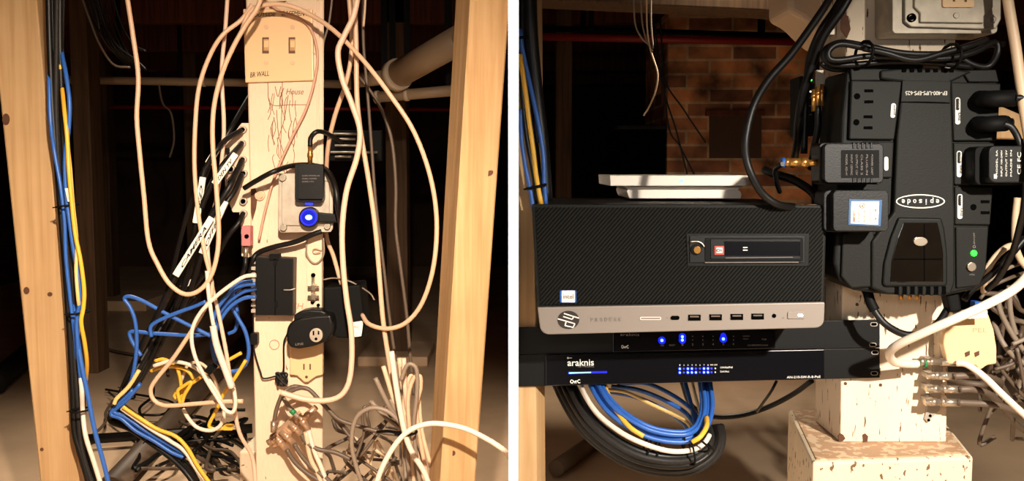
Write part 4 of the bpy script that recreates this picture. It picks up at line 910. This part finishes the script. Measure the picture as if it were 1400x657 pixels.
# right hand plugs
def bigplug(label, P, cord, Y0=YA):
    o = thing('power_plug', label, 'plug', W(P[0], P[3], Y0-.02))
    x0, y0, x1, y1 = P; ym = (y0+y1)/2
    link('plug_head', B().tube([W(x0-6, ym, Y0-.001), W(x0+2, ym, Y0-.018), W(x0+14, ym, Y0-.026), W(x1-6, ym-1, Y0-.024), W(x1, ym-1, Y0-.020)], R((y1-y0)/2*.86, Y0), 14), M['matte'], o)
    rb = B()
    for k in range(4): rb.tube([W(x1-8+k*5, ym-1, Y0-.022), W(x1-5.5+k*5, ym-1, Y0-.022)], R((y1-y0)/2*.8-k, Y0), 14)
    link('strain_relief', rb, M['matte'], o)
    link('cord', B().tp(cord, 4.6, Y0-.02), M['black'], o)
    return o
bigplug('upper thick black plug at the right edge of the battery backup', (1345, 122, 1388, 148), [(1388, 134, 1.05), (1402, 134, 1.05), (1420, 140, 1.06)])
bigplug('second thick black plug below the topmost one on the battery backup', (1342, 157, 1374, 182), [(1372, 169, 1.052), (1384, 175, 1.05), (1394, 195, 1.045), (1400, 225, 1.045), (1402, 270, 1.05), (1394, 310, 1.07), (1384, 345, 1.09), (1365, 380, 1.12), (1350, 395, 1.14)])
t = thing('power_adapter', 'rounded black power adapter with white printing at the right edge', 'power adapter', W(1370, 252, YA-.03))
link('body', B().rrect(1333, 200, 1400, 253, 8, YA-.025, .024, .004, n=4), M['matte'], t)
link('face', B().rrect(1352, 199, 1410, 250, 9, YA-.042, .018, .004, n=4), M['plastic'], t)
b = B()
for i, s in enumerate(('MODEL SA', 'INPUT 100-240V', 'OUTPUT 12V', 'MADE IN')): b.text(s, 1364+i*6.5, 241, 36, 2.2, YA-.0425, rot=-math.pi/2)
b.text('CE FC', 1396, 238, 30, 5, YA-.0425, rot=-math.pi/2).box(1359, 238, 1363, 244, YA-.0425, .0006)
link('lettering', b, M['whiteink'], t)

# top cord bundle
t = thing('coiled_cable', 'thick black power cord folded flat and tied on top of the battery backup', 'cord', W(1240, 98, YU+.01))
for k, P in enumerate(([(1372, 60, 1.10), (1345, 62, 1.09), (1310, 72, 1.085), (1270, 74, 1.08), (1230, 72, 1.08), (1180, 62, 1.08), (1150, 58, 1.08), (1130, 66, 1.08), (1126, 78, 1.08), (1138, 88, 1.08), (1170, 88, 1.08), (1220, 84, 1.08), (1280, 86, 1.08), (1330, 92, 1.085)],
             [(1184, 66, 1.068), (1150, 60, 1.066), (1134, 68, 1.066), (1134, 80, 1.066), (1150, 82, 1.066), (1185, 77, 1.066), (1230, 78, 1.066), (1290, 80, 1.066), (1330, 72, 1.07), (1360, 58, 1.08), (1364, 72, 1.08), (1352, 90, 1.085), (1330, 88, 1.085), (1300, 70, 1.085)],
             [(1180, 66, 1.06), (1210, 72, 1.056), (1250, 82, 1.056), (1290, 72, 1.058), (1320, 64, 1.06), (1350, 54, 1.07)],
             [(1122, 86, 1.10), (1140, 94, 1.10), (1190, 93, 1.10), (1260, 90, 1.10)])):
    link('cord_run', B().tp(P, 4.3), M['black'], t)
for x, y in ((1181, 74), (1299, 78)):
    P = [W(x, y, 1.075)+Vector((0, .028*math.cos(a*math.pi/6), R(17, 1.07)*math.sin(a*math.pi/6))) for a in range(12)]
    link('tie', B().tube(P, R(2.2, 1.07), 8, closed=True), M['matte'], t)

# top metal box
t = thing('junction_box', 'shiny steel outlet box cropped at the top right above the tied black cord', 'electrical box', W(1300, 52, YQ-.03))
link('body', B().rrect(1220, -70, 1364, 46, 6, YQ-.055, .054, .002), M['steel'], t)
link('cover', B().prism([(1237, 0), (1237, -90), (1362, -90), (1369, -20), (1369, 26), (1362, 39), (1350, 40), (1246, 37), (1237, 30)], YQ-.061, .006, .0012), M['steel'], t)
link('raised_panel', B().prism([(1250, -90), (1358, -90), (1358, 10), (1346, 22), (1346, 32), (1258, 31), (1258, 18), (1250, 10)], YQ-.065, .005, .0015, 3), M['steel'], t)
for x, y in ((1247, 24), (1358, 26)): link('screw', B().ringdisc(x, y, 6, 6, 2, YQ-.0635, .003).disc(x, y, 3.2, YQ-.0625, .003), M['hole'] if x < 1300 else M['steel'], t)
link('screw', B().disc(1308, 21, 4, YQ-.0665, .003, bev=.0006), M['steel'], t)
r = link('receptacle', B().rrect(1289, -60, 1332, 10, 3, YQ-.068, .004, .001), M['ivory'], t, label='ivory receptacle face')
link('slot', B().box(1303, -8, 1306, 2, YQ-.0686, .001).box(1319, -8, 1322, 2.5, YQ-.0686, .001), M['ivory_dark'], r)

# brass coaxial group at upper left of the post
t = thing('connector_block', 'vertical row of dull brass coaxial connectors left of the battery backup', 'connector', W(1122, 150, 1.16))
link('plate', B().box(1116, 96, 1128, 190, YQ-.004, .004), M['tinbox'], t)
for x, y in ((1112, 122), (1118, 118), (1124, 115)):
    link('connector', B().cyl(W(x, y, 1.14), W(x, y+30, 1.14), R(2.6, 1.14)).cyl(W(x, y+6, 1.14), W(x, y+12, 1.14), R(3.3, 1.14), sides=6), M['brass'], t)
tag(link('wire_clamp', B().box(1130, 38, 1142, 48, YQ-.012, .012, .001), M['steel']), 'tiny silver clamp beside the black cables at the top', 'clamp')
tag(link('status_display', B().rrect(1094, 118, 1114, 180, 2, 1.17, .03, .002), M['matte']), 'dark narrow device behind the black cables with a white glint', 'device') if 0 else None
t = thing('slim_device', 'narrow dark device with tiny white and green lights behind the black cables', 'device', W(1104, 185, 1.22))
link('body', B().rrect(1093, 104, 1113, 186, 2, 1.20, .04, .002), M['matte'], t)
link('light', B().box(1102, 124, 1110, 126, 1.1994, .001), M['led_white'], t)
link('light', B().disc(1109, 109.5, 1.3, 1.1994, .001), M['led_green'], t, label='tiny green light')
for y in (133, 144, 156): link('ridge', B().box(1098, y, 1110, y+1.2, 1.1994, .001), M['greyink'], t)

# pale elbow brace at top and white thick pipe
cable('pale_cable', 'thick pale cable running down the far upper right edge', [(1370, -60, 1.07), (1378, 0, 1.065), (1388, 60, 1.06), (1395, 110, 1.055), (1402, 160, 1.045), (1416, 240, 1.02), (1424, 300, 1.0)], 7, 'beige')
cable('white_cable', 'thick white cable sweeping from the right edge into the green-banded connector', [(1424, 300, 1.0), (1424, 340, 1.0), (1408, 372, 1.0), (1385, 396, 1.01), (1345, 418, 1.02), (1300, 438, 1.03), (1255, 458, 1.05), (1226, 472, 1.07), (1216, 483, 1.09), (1222, 494, 1.11), (1240, 497, 1.125), (1254, 497, 1.13)], 6.3, 'white', 1.03)
t = thing('connector_strip', 'small perforated strip with four silver coaxial couplers on the lower post', 'connector', W(1272, 575, YQ-.01))
link('plate', B().prism([(1277, 452), (1289, 450), (1289, 520), (1285, 560), (1268, 577), (1264, 572), (1272, 540), (1277, 500)], YQ-.004, .004, .0005), M['tinbox'], t)
for x, y in ((1282, 463), (1279, 470), (1283, 478), (1279, 486), (1272, 568), (1270, 574)): link('plate_hole', B().disc(x, y, 2, YQ-.0046, .001), M['hole'], t)
for i, (y, xa, xb) in enumerate(((495, 1248, 1310), (514, 1268, 1306), (532, 1266, 1314), (550, 1264, 1312))):
    Y = YQ-.028
    c = link('coupler', B().cyl(W(xa, y-1, Y), W(xb-22, y-.5, Y), R(4.4, Y)).cyl(W(xa+8, y-1, Y), W(xa+16, y-1, Y), R(6.2, Y), sides=6).cyl(W(xa+22, y-1, Y), W(xa+27, y-1, Y), R(6, Y), sides=6).cyl(W(xb-24, y-.5, Y), W(xb, y, Y), R(5.6, Y)), M['nickel'], t)
    if i == 0: link('green_band', B().cyl(W(1252, 496, Y), W(1256, 496, Y), R(6, Y)).cyl(W(1263, 496, Y), W(1266, 496, Y), R(6, Y)), M['greenband'], c, label='green rings on the top coupler')
    link('stand_off', B().box(1270, y-4, 1280, y+4, YQ-.026, .024), M['tinbox'], t)
cable('white_cable', 'white cable leaving the top coupler and slanting to the lower right', [(1308, 496, 1.127), (1322, 498, 1.12), (1345, 514, 1.11), (1370, 538, 1.1), (1400, 566, 1.1), (1420, 585, 1.1)], 4.6, 'white', 1.12)
for i, (l, P) in enumerate((('short grey coaxial cable ending in a loop at the second coupler', [(1304, 514, 1.13), (1325, 513, 1.13), (1345, 514, 1.14), (1362, 519, 1.16), (1368, 524, 1.19), (1350, 526, 1.22), (1310, 522, 1.24), (1275, 518, 1.3)]),
             ('grey coaxial cable bending right from the third coupler', [(1312, 532, 1.13), (1330, 532, 1.13), (1350, 537, 1.14), (1366, 550, 1.17), (1390, 580, 1.25), (1420, 600, 1.3)]),
             ('grey coaxial cable running level from the fourth coupler', [(1310, 550, 1.13), (1335, 551, 1.13), (1360, 553, 1.13), (1385, 560, 1.14), (1420, 572, 1.15)]))):
    cable('coaxial_cable', l, P, 4.6, 'dgrey', 1.13)
# outlet plate
t = thing('wall_outlet', 'tan curved outlet plate with two small slots right of the connector strip', 'outlet', W(1326, 505, YQ))
link('mount', B().box(1285, 440, 1350, 500, YQ-.02, .03, .001), M['cream2'], t)
link('plate', B().prism([(1294, 438), (1302, 428), (1345, 422), (1352, 430), (1359, 450), (1363, 475), (1363, 497), (1350, 499), (1340, 506), (1334, 499), (1296, 497), (1290, 470)], YQ-.034, .014, .002), M['ivory'], t)
link('slot', B().prism([(1319, 482), (1326, 479), (1326, 485), (1320, 488)], YQ-.0346, .001).prism([(1332, 482), (1339, 479), (1339, 485), (1333, 488)], YQ-.0346, .001), M['rust'], t)
link('lettering', B().text('FAN', 1332, 436, 14, 6, YQ-.0346).text('PEL', 1330, 454, 20, 6, YQ-.0346), M['ivory_dark'] if 0 else M['tanshade'], t)
# cord under ups
o = cable('power_cable', 'black power cord looping under the battery backup beside the rack units', [(1182, 396, 1.12), (1189, 408, 1.11), (1196, 425, 1.105), (1212, 444, 1.10), (1238, 457, 1.10), (1264, 454, 1.10), (1285, 438, 1.105), (1300, 412, 1.12), (1303, 396, 1.13)], 5, 'black')
link('strain_relief', B().tp([(1186, 398, 1.112), (1190, 412, 1.108), (1196, 424, 1.105)], 7.4, sides=8), M['matte'], o)
link('plug_head', B().prism([(1294, 400), (1312, 398), (1316, 425), (1300, 428)], 1.10, .02, .003), M['matte'], o)

# ================================================================= BLACK CABLES UPPER MIDDLE
cable('coaxial_cable', 'long black coaxial cable arching left of the battery backup to the lower adapter', [(1150, -30, 1.1), (1132, 2, 1.08), (1108, 38, 1.07), (1080, 76, 1.06), (1050, 110, 1.05), (1030, 145, 1.04), (1020, 185, 1.035), (1020, 215, 1.035), (1028, 240, 1.035), (1042, 264, 1.04), (1062, 279, 1.045), (1088, 285, YA-.02)], 5.4, 'black')
cable('coaxial_cable', 'black coaxial cable hanging nearly straight beside the slim device', [(1170, -20, 1.12), (1150, 15, 1.12), (1126, 50, 1.13), (1112, 85, 1.14), (1100, 120, 1.15), (1092, 160, 1.17), (1089, 200, 1.2), (1084, 225, 1.25)], 5.6, 'black')
cable('coaxial_cable', 'black coaxial cable between the two others at the upper post edge', [(1160, -20, 1.15), (1142, 12, 1.15), (1122, 42, 1.15), (1108, 75, 1.17), (1103, 110, 1.185), (1101, 150, 1.185), (1099, 210, 1.185)], 5, 'black')
cable('coaxial_cable', 'black cable dropping from the brass connectors behind the upper adapter', [(1118, 145, 1.14), (1118, 175, 1.14), (1112, 205, 1.15), (1108, 230, 1.17)], 4.5, 'black')
cable('coaxial_cable', 'black cable slanting down behind the blue-collared connector', [(1046, 232, 1.24), (1060, 238, 1.22), (1085, 246, 1.2), (1110, 262, 1.18), (1122, 280, 1.16)], 6, 'black')
cable('coaxial_cable', 'short black cable dangling beneath the blue-collared connector', [(1070, 224, 1.055), (1060, 232, 1.08), (1062, 250, 1.1), (1066, 262, 1.12)], 3.2, 'black')
# left bundle of the right bay
for i, (m, l, P, r) in enumerate((('black', 'thick black cable at the top of the left bundle above the computer', [(724, -20, 1.142), (726, 50, 1.142), (733, 130, 1.15), (741, 200, 1.15), (746, 275, 1.15)], 10),
     ('blue', 'blue cable bowing right in the left bundle above the computer', [(711, 40, 1.14), (714, 66, 1.14), (721, 100, 1.14), (730, 140, 1.135), (738, 180, 1.13), (743, 215, 1.13), (744, 250, 1.13), (746, 279, 1.13)], 3.3),
     ('yellow', 'broad yellow cable in the left bundle above the computer', [(711, 75, 1.13), (714, 95, 1.125), (719, 130, 1.12), (724, 170, 1.12), (729, 205, 1.12), (733, 240, 1.12), (740, 279, 1.12)], 3.4),
     ('yellow', 'shorter yellow cable emerging behind the blue one near the computer', [(739, 195, 1.14), (742, 225, 1.14), (744, 255, 1.14), (744, 280, 1.14)], 2.6),
     ('blue', 'blue cable at the far left of the bundle above the computer', [(711, 150, 1.12), (713, 190, 1.12), (718, 225, 1.12), (725, 260, 1.12), (730, 290, 1.12)], 3),
     ('black', 'black cable bordering the divider in the left bundle', [(711, 90, 1.13), (714, 130, 1.135), (719, 180, 1.135), (728, 230, 1.135), (738, 280, 1.135)], 3),
     ('black', 'second thick black cable right of the left bundle', [(716, -20, 1.145), (716, 60, 1.15), (722, 130, 1.148), (731, 200, 1.148), (738, 275, 1.148)], 8))):
    cable('bundled_cable', l, P, r, m)
tie(733, 255, 1.125, 13, 78, 'black cable tie round the yellow and blue bundle above the computer', 2.2)
tie(714, 52, 1.14, 9, 80, 'black cable tie at the top of the left bundle by the divider', 2)

# ================================================================= COIL UNDER THE RACK
def offs(P, d):
    out = []
    for i, p in enumerate(P):
        a = P[max(i-1, 0)]; c = P[min(i+1, len(P)-1)]; tx, ty = c[0]-a[0], c[1]-a[1]; L = math.hypot(tx, ty) or 1
        out.append((p[0]-ty/L*d, p[1]+tx/L*d, p[2]))
    return out
base = [(772, 515, 1.24), (788, 548, 1.18), (808, 578, 1.14), (838, 604, 1.12), (872, 622, 1.11), (910, 630, 1.11), (945, 628, 1.12), (966, 614, 1.13), (972, 598, 1.15), (970, 585, 1.18)]
for i, (d, y) in enumerate(((12, 0), (6, -.012), (0, -.016), (-6, -.012), (9, .014), (2, .014), (16, .012))):
    P = [(a, b_, c+y) for a, b_, c in offs(base, d)]
    cable('coiled_cable', 'black network cable in the thick coil hanging under the rack units', P, 5.2, 'black' if i % 2 else 'blackbraid', 1.12, 'black cables of the hanging coil')
cable('coiled_cable', 'white cable on the inside of the black coil under the rack units', [(790, 515, 1.2), (800, 540, 1.15), (818, 566, 1.12), (848, 590, 1.1), (880, 606, 1.09), (915, 616, 1.09), (945, 615, 1.1), (962, 606, 1.11), (970, 594, 1.12)], 3.6, 'white')
for i, d in enumerate((-2, -7, -12, -16)):
    P = offs([(798, 510, 1.2), (812, 540, 1.15), (832, 566, 1.12), (862, 588, 1.1), (892, 601, 1.095), (925, 606, 1.095), (950, 602, 1.1), (968, 585, 1.12), (976, 555, 1.16), (972, 515, 1.22)], d)
    cable('coiled_cable', 'blue network cable in the inner strand of the hanging coil', [(a, b_, c+.006*(i % 2)) for a, b_, c in P], 3.3, 'blue', 1.1, 'blue cables of the hanging coil')
for l, P, r, m in (('yellow cable bending along the inner left of the hanging coil', [(822, 512, 1.2), (834, 545, 1.14), (846, 566, 1.115), (862, 584, 1.095), (880, 596, 1.09)], 3.2, 'yellow'),
        ('yellow cable ending near the ties of the hanging coil', [(966, 570, 1.13), (966, 582, 1.1), (958, 596, 1.085), (946, 604, 1.085)], 3.4, 'yellow'),
        ('blue cable bowing across the back of the coil from upper left', [(836, 528, 1.26), (870, 532, 1.25), (905, 545, 1.24), (935, 562, 1.22), (950, 580, 1.18), (955, 592, 1.13)], 3.2, 'blue'),
        ('second blue cable across the back of the coil', [(832, 535, 1.27), (868, 542, 1.26), (905, 558, 1.24), (932, 576, 1.2), (944, 592, 1.15)], 3.2, 'blue'),
        ('tan cable across the back of the coil', [(826, 532, 1.25), (856, 536, 1.24), (890, 552, 1.22), (920, 566, 1.2), (940, 578, 1.17), (948, 592, 1.13)], 2.6, 'yellow2'),
        ('dark blue cable arching over the opening of the coil', [(848, 524, 1.28), (884, 524, 1.28), (920, 540, 1.26), (946, 560, 1.22), (958, 580, 1.17)], 3, 'blue'),
        ('thin tan cable dropping straight behind the coil from the switch', [(946, 520, 1.25), (952, 545, 1.22), (959, 570, 1.18), (963, 590, 1.13)], 2.2, 'beige'),
        ('blue cable dropping from the switch into the right side of the coil', [(936, 520, 1.27), (944, 550, 1.24), (950, 575, 1.18), (952, 596, 1.12)], 3.2, 'blue'),
        ('black cord sagging behind the coil toward the post', [(932, 520, 1.4), (944, 552, 1.4), (970, 568, 1.4), (1010, 568, 1.4), (1050, 556, 1.4), (1085, 538, 1.38), (1110, 520, 1.35)], 3.6, 'black'),
        ('thin black cord under the right half of the switch', [(1062, 520, 1.32), (1054, 535, 1.32), (1042, 552, 1.35), (1035, 562, 1.38)], 2, 'black')):
    cable('coiled_cable', l, P, r, m, 1.1)
for i, (x, y, r, a) in enumerate(((884, 612, 17, 20), (896, 617, 16, 18), (946, 615, 18, -10), (961, 602, 16, -50), (934, 600, 12, 0))):
    tie(x, y, 1.105, r, a, 'small black cable tie on the hanging coil, ' + ('leftmost of five', 'second from left', 'at its lower right', 'at its right tip', 'on the blue strand')[i], 1.5)
tie(846, 524, 1.26, 6, 20, 'cable tie on the back strands just under the switch', 1.3)

# ================================================================= RIGHT EDGE TANGLE
tangle(16, 'tangled_cable', 'grey cable hanging in the tangle right of the concrete pedestal', 'cable', (1335, 400, 1415, 600), (1.18, 1.42), ('dgrey', 'dgrey', 'grey', 'dgrey'), 3.2, 'cables tangled at the right edge', 5, 6)
for i, P in enumerate(([(1368, 400, 1.2), (1366, 420, 1.2), (1380, 450, 1.2), (1400, 480, 1.2)], [(1358, 440, 1.22), (1372, 470, 1.2), (1390, 490, 1.2), (1410, 500, 1.2)], [(1352, 505, 1.25), (1372, 530, 1.25), (1385, 560, 1.3), (1384, 600, 1.4)],
            [(1380, 390, 1.22), (1382, 430, 1.22), (1394, 470, 1.22), (1410, 490, 1.22)])):
    cable('tangled_cable', ('grey cable dropping steeply at the right edge beside the tan plate', 'grey cable slanting right from behind the tan plate', 'dark cable curling down past the pedestal at right', 'outermost grey cable along the right edge')[i], P, 3.6, ('grey', 'grey', 'dgrey', 'grey')[i], 1.2)
for l, P, r, m in (('pale cable hook right of the green light', [(1388, 335, 1.18), (1376, 338, 1.17), (1362, 350, 1.16), (1350, 368, 1.155), (1346, 385, 1.16), (1345, 398, 1.18)], 4.6, 'beige'),
        ('pale cable descending at the right edge above the thick white one', [(1391, 270, 1.18), (1388, 300, 1.18), (1388, 330, 1.18), (1394, 352, 1.18), (1408, 370, 1.18)], 4.6, 'beige'),
        ('black cord crossing down left below the right plugs', [(1402, 325, 1.12), (1380, 350, 1.12), (1355, 375, 1.13), (1330, 395, 1.14), (1318, 410, 1.14)], 4.6, 'black'),
        ('thin grey cable fanning left under the thick white cable', [(1400, 358, 1.2), (1375, 368, 1.19), (1350, 385, 1.18), (1325, 400, 1.17)], 2.6, 'grey'),
        ('second thin grey cable fanning left under the thick white cable', [(1402, 372, 1.22), (1380, 380, 1.2), (1355, 392, 1.2), (1340, 408, 1.2)], 2.6, 'dgrey')):
    cable('loose_cable', l, P, r, m, 1.15)
tag(link('network_plug', B().rrect(1333, 412, 1342, 424, 1.5, 1.15, .012, .001), M['bluecap']), 'tiny blue plug peeking above the thick white cable', 'plug')
tag(link('label_scrap', B().prism([(1312, 427), (1350, 424), (1350, 434), (1313, 436)], 1.105, .002), M['paper']), 'white paper scrap on top of the tan outlet plate', 'label')
tag(link('wood_batten', aabox(.60, 1.30, 0, .70, 1.36, CEIL, .002), M['pine']), 'tan wood upright glimpsed behind the right plugs', 'post') if 0 else None
tag(link('paper_sleeve', B().prism([(1310, 150), (1372, 146), (1400, 158), (1402, 190), (1310, 188)], 1.2, .03, .002), M['pine']), 'tan wooden block glimpsed between the plugs at the right edge', 'block')

# ================================================================= RIGHT BAY BACKGROUND
a, b_ = W(912, 200, 3.0), W(1112, 200, 3.0)
t = thing('brick_chimney', 'old brick chimney with a square dark opening in the dim background', 'chimney', (a.x*.5+b_.x*.5, 3.2, 0))
link('brickwork', aabox(a.x, 3.0, 0, b_.x, 3.5, CEIL-.135, .004), M['brick'], t)
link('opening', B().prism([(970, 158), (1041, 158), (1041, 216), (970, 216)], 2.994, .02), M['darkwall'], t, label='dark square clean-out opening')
link('ledge', B().prism([(966, 150), (1046, 150), (1046, 158), (966, 158)], 2.98, .03, .002), M['oldwood'], t)
tag(link('wood_beam', B().prism([(700+14, -30), (1085, -30), (1079, 18), (1040, 14), (735, 0)], 1.9, .1, .003), M['greywood']), 'pale wooden beam crossing the top of the right bay', 'beam')
tag(link('duct_elbow', B().prism([(1078, -290), (1166, -290), (1150, 60), (1135, 60), (1118, 46), (1098, 26), (1078, 16)], 1.5, .12, .01, 3), M['beige']), 'pale tapering duct piece at the top beside the beam', 'duct')
pipe('red_pipe', 'dull red pipe running under the joists across the right bay', W(730, 50, 2.9), W(1120, 58, 2.9), R(5, 2.9), 'redpipe')
pipe('black_pipe', 'black pipe above the dull red pipe in the right bay', W(716, 38, 2.95), W(1120, 50, 2.95), R(4, 2.9), 'matte')
t = thing('dark_crate', 'dark flat-topped crate deep in the shadows left of the chimney', 'crate', (W(870, 190, 3.0).x, 3.1, 0))
p = W(847, 176, 3.0); q = W(910, 176, 3.0)
link('box', aabox(p.x, 3.0, .0, q.x, 3.4, p.z, .004), M['hole'], t)
link('lid', aabox(p.x-.01, 2.98, p.z-.002, q.x+.0, 3.42, p.z+.012, .003), M['gunmetal2'], t)
tag(link('small_tool', B().prism([(878, 157), (898, 157), (910, 159), (909, 164), (880, 165)], 3.05, .05, .004), M['redpipe']), 'small reddish item lying on the dark crate', 'tool') if 0 else None
for i, (P, l) in enumerate((([(866, -10), (868, 30), (876, 50), (888, 62)], 'leftmost pale wire hanging from the beam'), ([(876, -10), (878, 30), (884, 55), (892, 70)], 'second pale wire hanging from the beam'),
           ([(884, -10), (885, 40), (890, 70), (899, 100), (896, 125), (888, 145), (880, 158)], 'longest pale wire hanging from the beam with a hooked end'), ([(890, -10), (890, 30), (893, 66)], 'short pale wire hanging right of the long one'))):
    cable('draping_wire', l, P, 1.2, 'beige' if i == 2 else 'grey', 1.88)
for i, P in enumerate(([(880, -20), (905, 100), (935, 150), (965, 195)], [(900, -20), (912, 160), (930, 200), (950, 240)], [(890, -20), (905, 110), (925, 180), (940, 240)])):
    cable('stay_wire', 'thin dark wire slanting in front of the brick chimney', P, 1.2, 'black', 2.7, 'slanting wires before the chimney')
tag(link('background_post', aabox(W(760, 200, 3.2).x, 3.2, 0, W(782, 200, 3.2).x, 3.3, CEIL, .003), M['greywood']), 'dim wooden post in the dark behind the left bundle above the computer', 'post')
pipe('floor_pipe', 'dark pipe lying on the floor beside the pine upright under the rack', WF(760, 640, .022), WF(815, 600, .022), .018, 'dgrey')
cable('floor_cable', 'dark cable lying on the floor right of the pedestal', [(1310, 600, 1.9), (1340, 640, 1.8), (1370, 636, 1.8), (1400, 620, 1.85)], 2.6, 'dgrey') if 0 else None

# ================================================================= LIGHT AND CAMERA
def spot(name, loc, target, power, col, size, ang, blend):
    l = bpy.data.lights.new(name, 'SPOT'); l.energy = power; l.color = col; l.shadow_soft_size = size
    l.spot_size = math.radians(ang); l.spot_blend = blend
    o = bpy.data.objects.new(name, l); C.objects.link(o); o.location = loc
    o.rotation_euler = (Vector(target)-Vector(loc)).to_track_quat('-Z', 'Y').to_euler(); return o
spot('work_light_left', (-.05, .28, 1.10), (-.46, 1.56, -.12), 178, (1, .82, .64), .018, 92, 1)
spot('work_light_right', (.62, .22, .94), (.42, 1.15, -.05), 122, (1, .91, .79), .015, 94, 1)
l = bpy.data.lights.new('divider_fill', 'POINT'); l.energy = 5; l.color = (1, .97, .95); l.shadow_soft_size = .01  # added point light out of view, only there to whiten the divider's front edge
o = bpy.data.objects.new('divider_fill', l); C.objects.link(o); o.location = (.0, .06, .80)
spot('floor_fill_left', (-.70, 1.95, 1.22), (-.70, 2.0, 0), 52, (1, .84, .66), .03, 100, 1)  # added unseen downlight that brightens the left bay's floor
spot('floor_fill_right', (.45, 1.9, 1.22), (.42, 2.05, 0), 72, (1, .86, .68), .03, 105, 1)  # added unseen fill from above for the floor of the right bay
w = bpy.data.worlds.new('dim_basement'); SC.world = w; w.use_nodes = True
w.node_tree.nodes['Background'].inputs[0].default_value = (.3, .2, .12, 1); w.node_tree.nodes['Background'].inputs[1].default_value = .02
cam = bpy.data.cameras.new('camera'); co = bpy.data.objects.new('camera', cam); C.objects.link(co)
co.location = (0, 0, CH); co.rotation_euler = (math.pi/2-TILT, 0, 0)
cam.sensor_width = 36; cam.lens = 36*F/1400; cam.clip_start = .02; cam.clip_end = 50
SC.camera = co
SC.view_settings.view_transform = 'Standard'; SC.view_settings.look = 'None'; SC.view_settings.exposure = 0; SC.view_settings.gamma = 1
SC.view_settings.use_curve_mapping = False
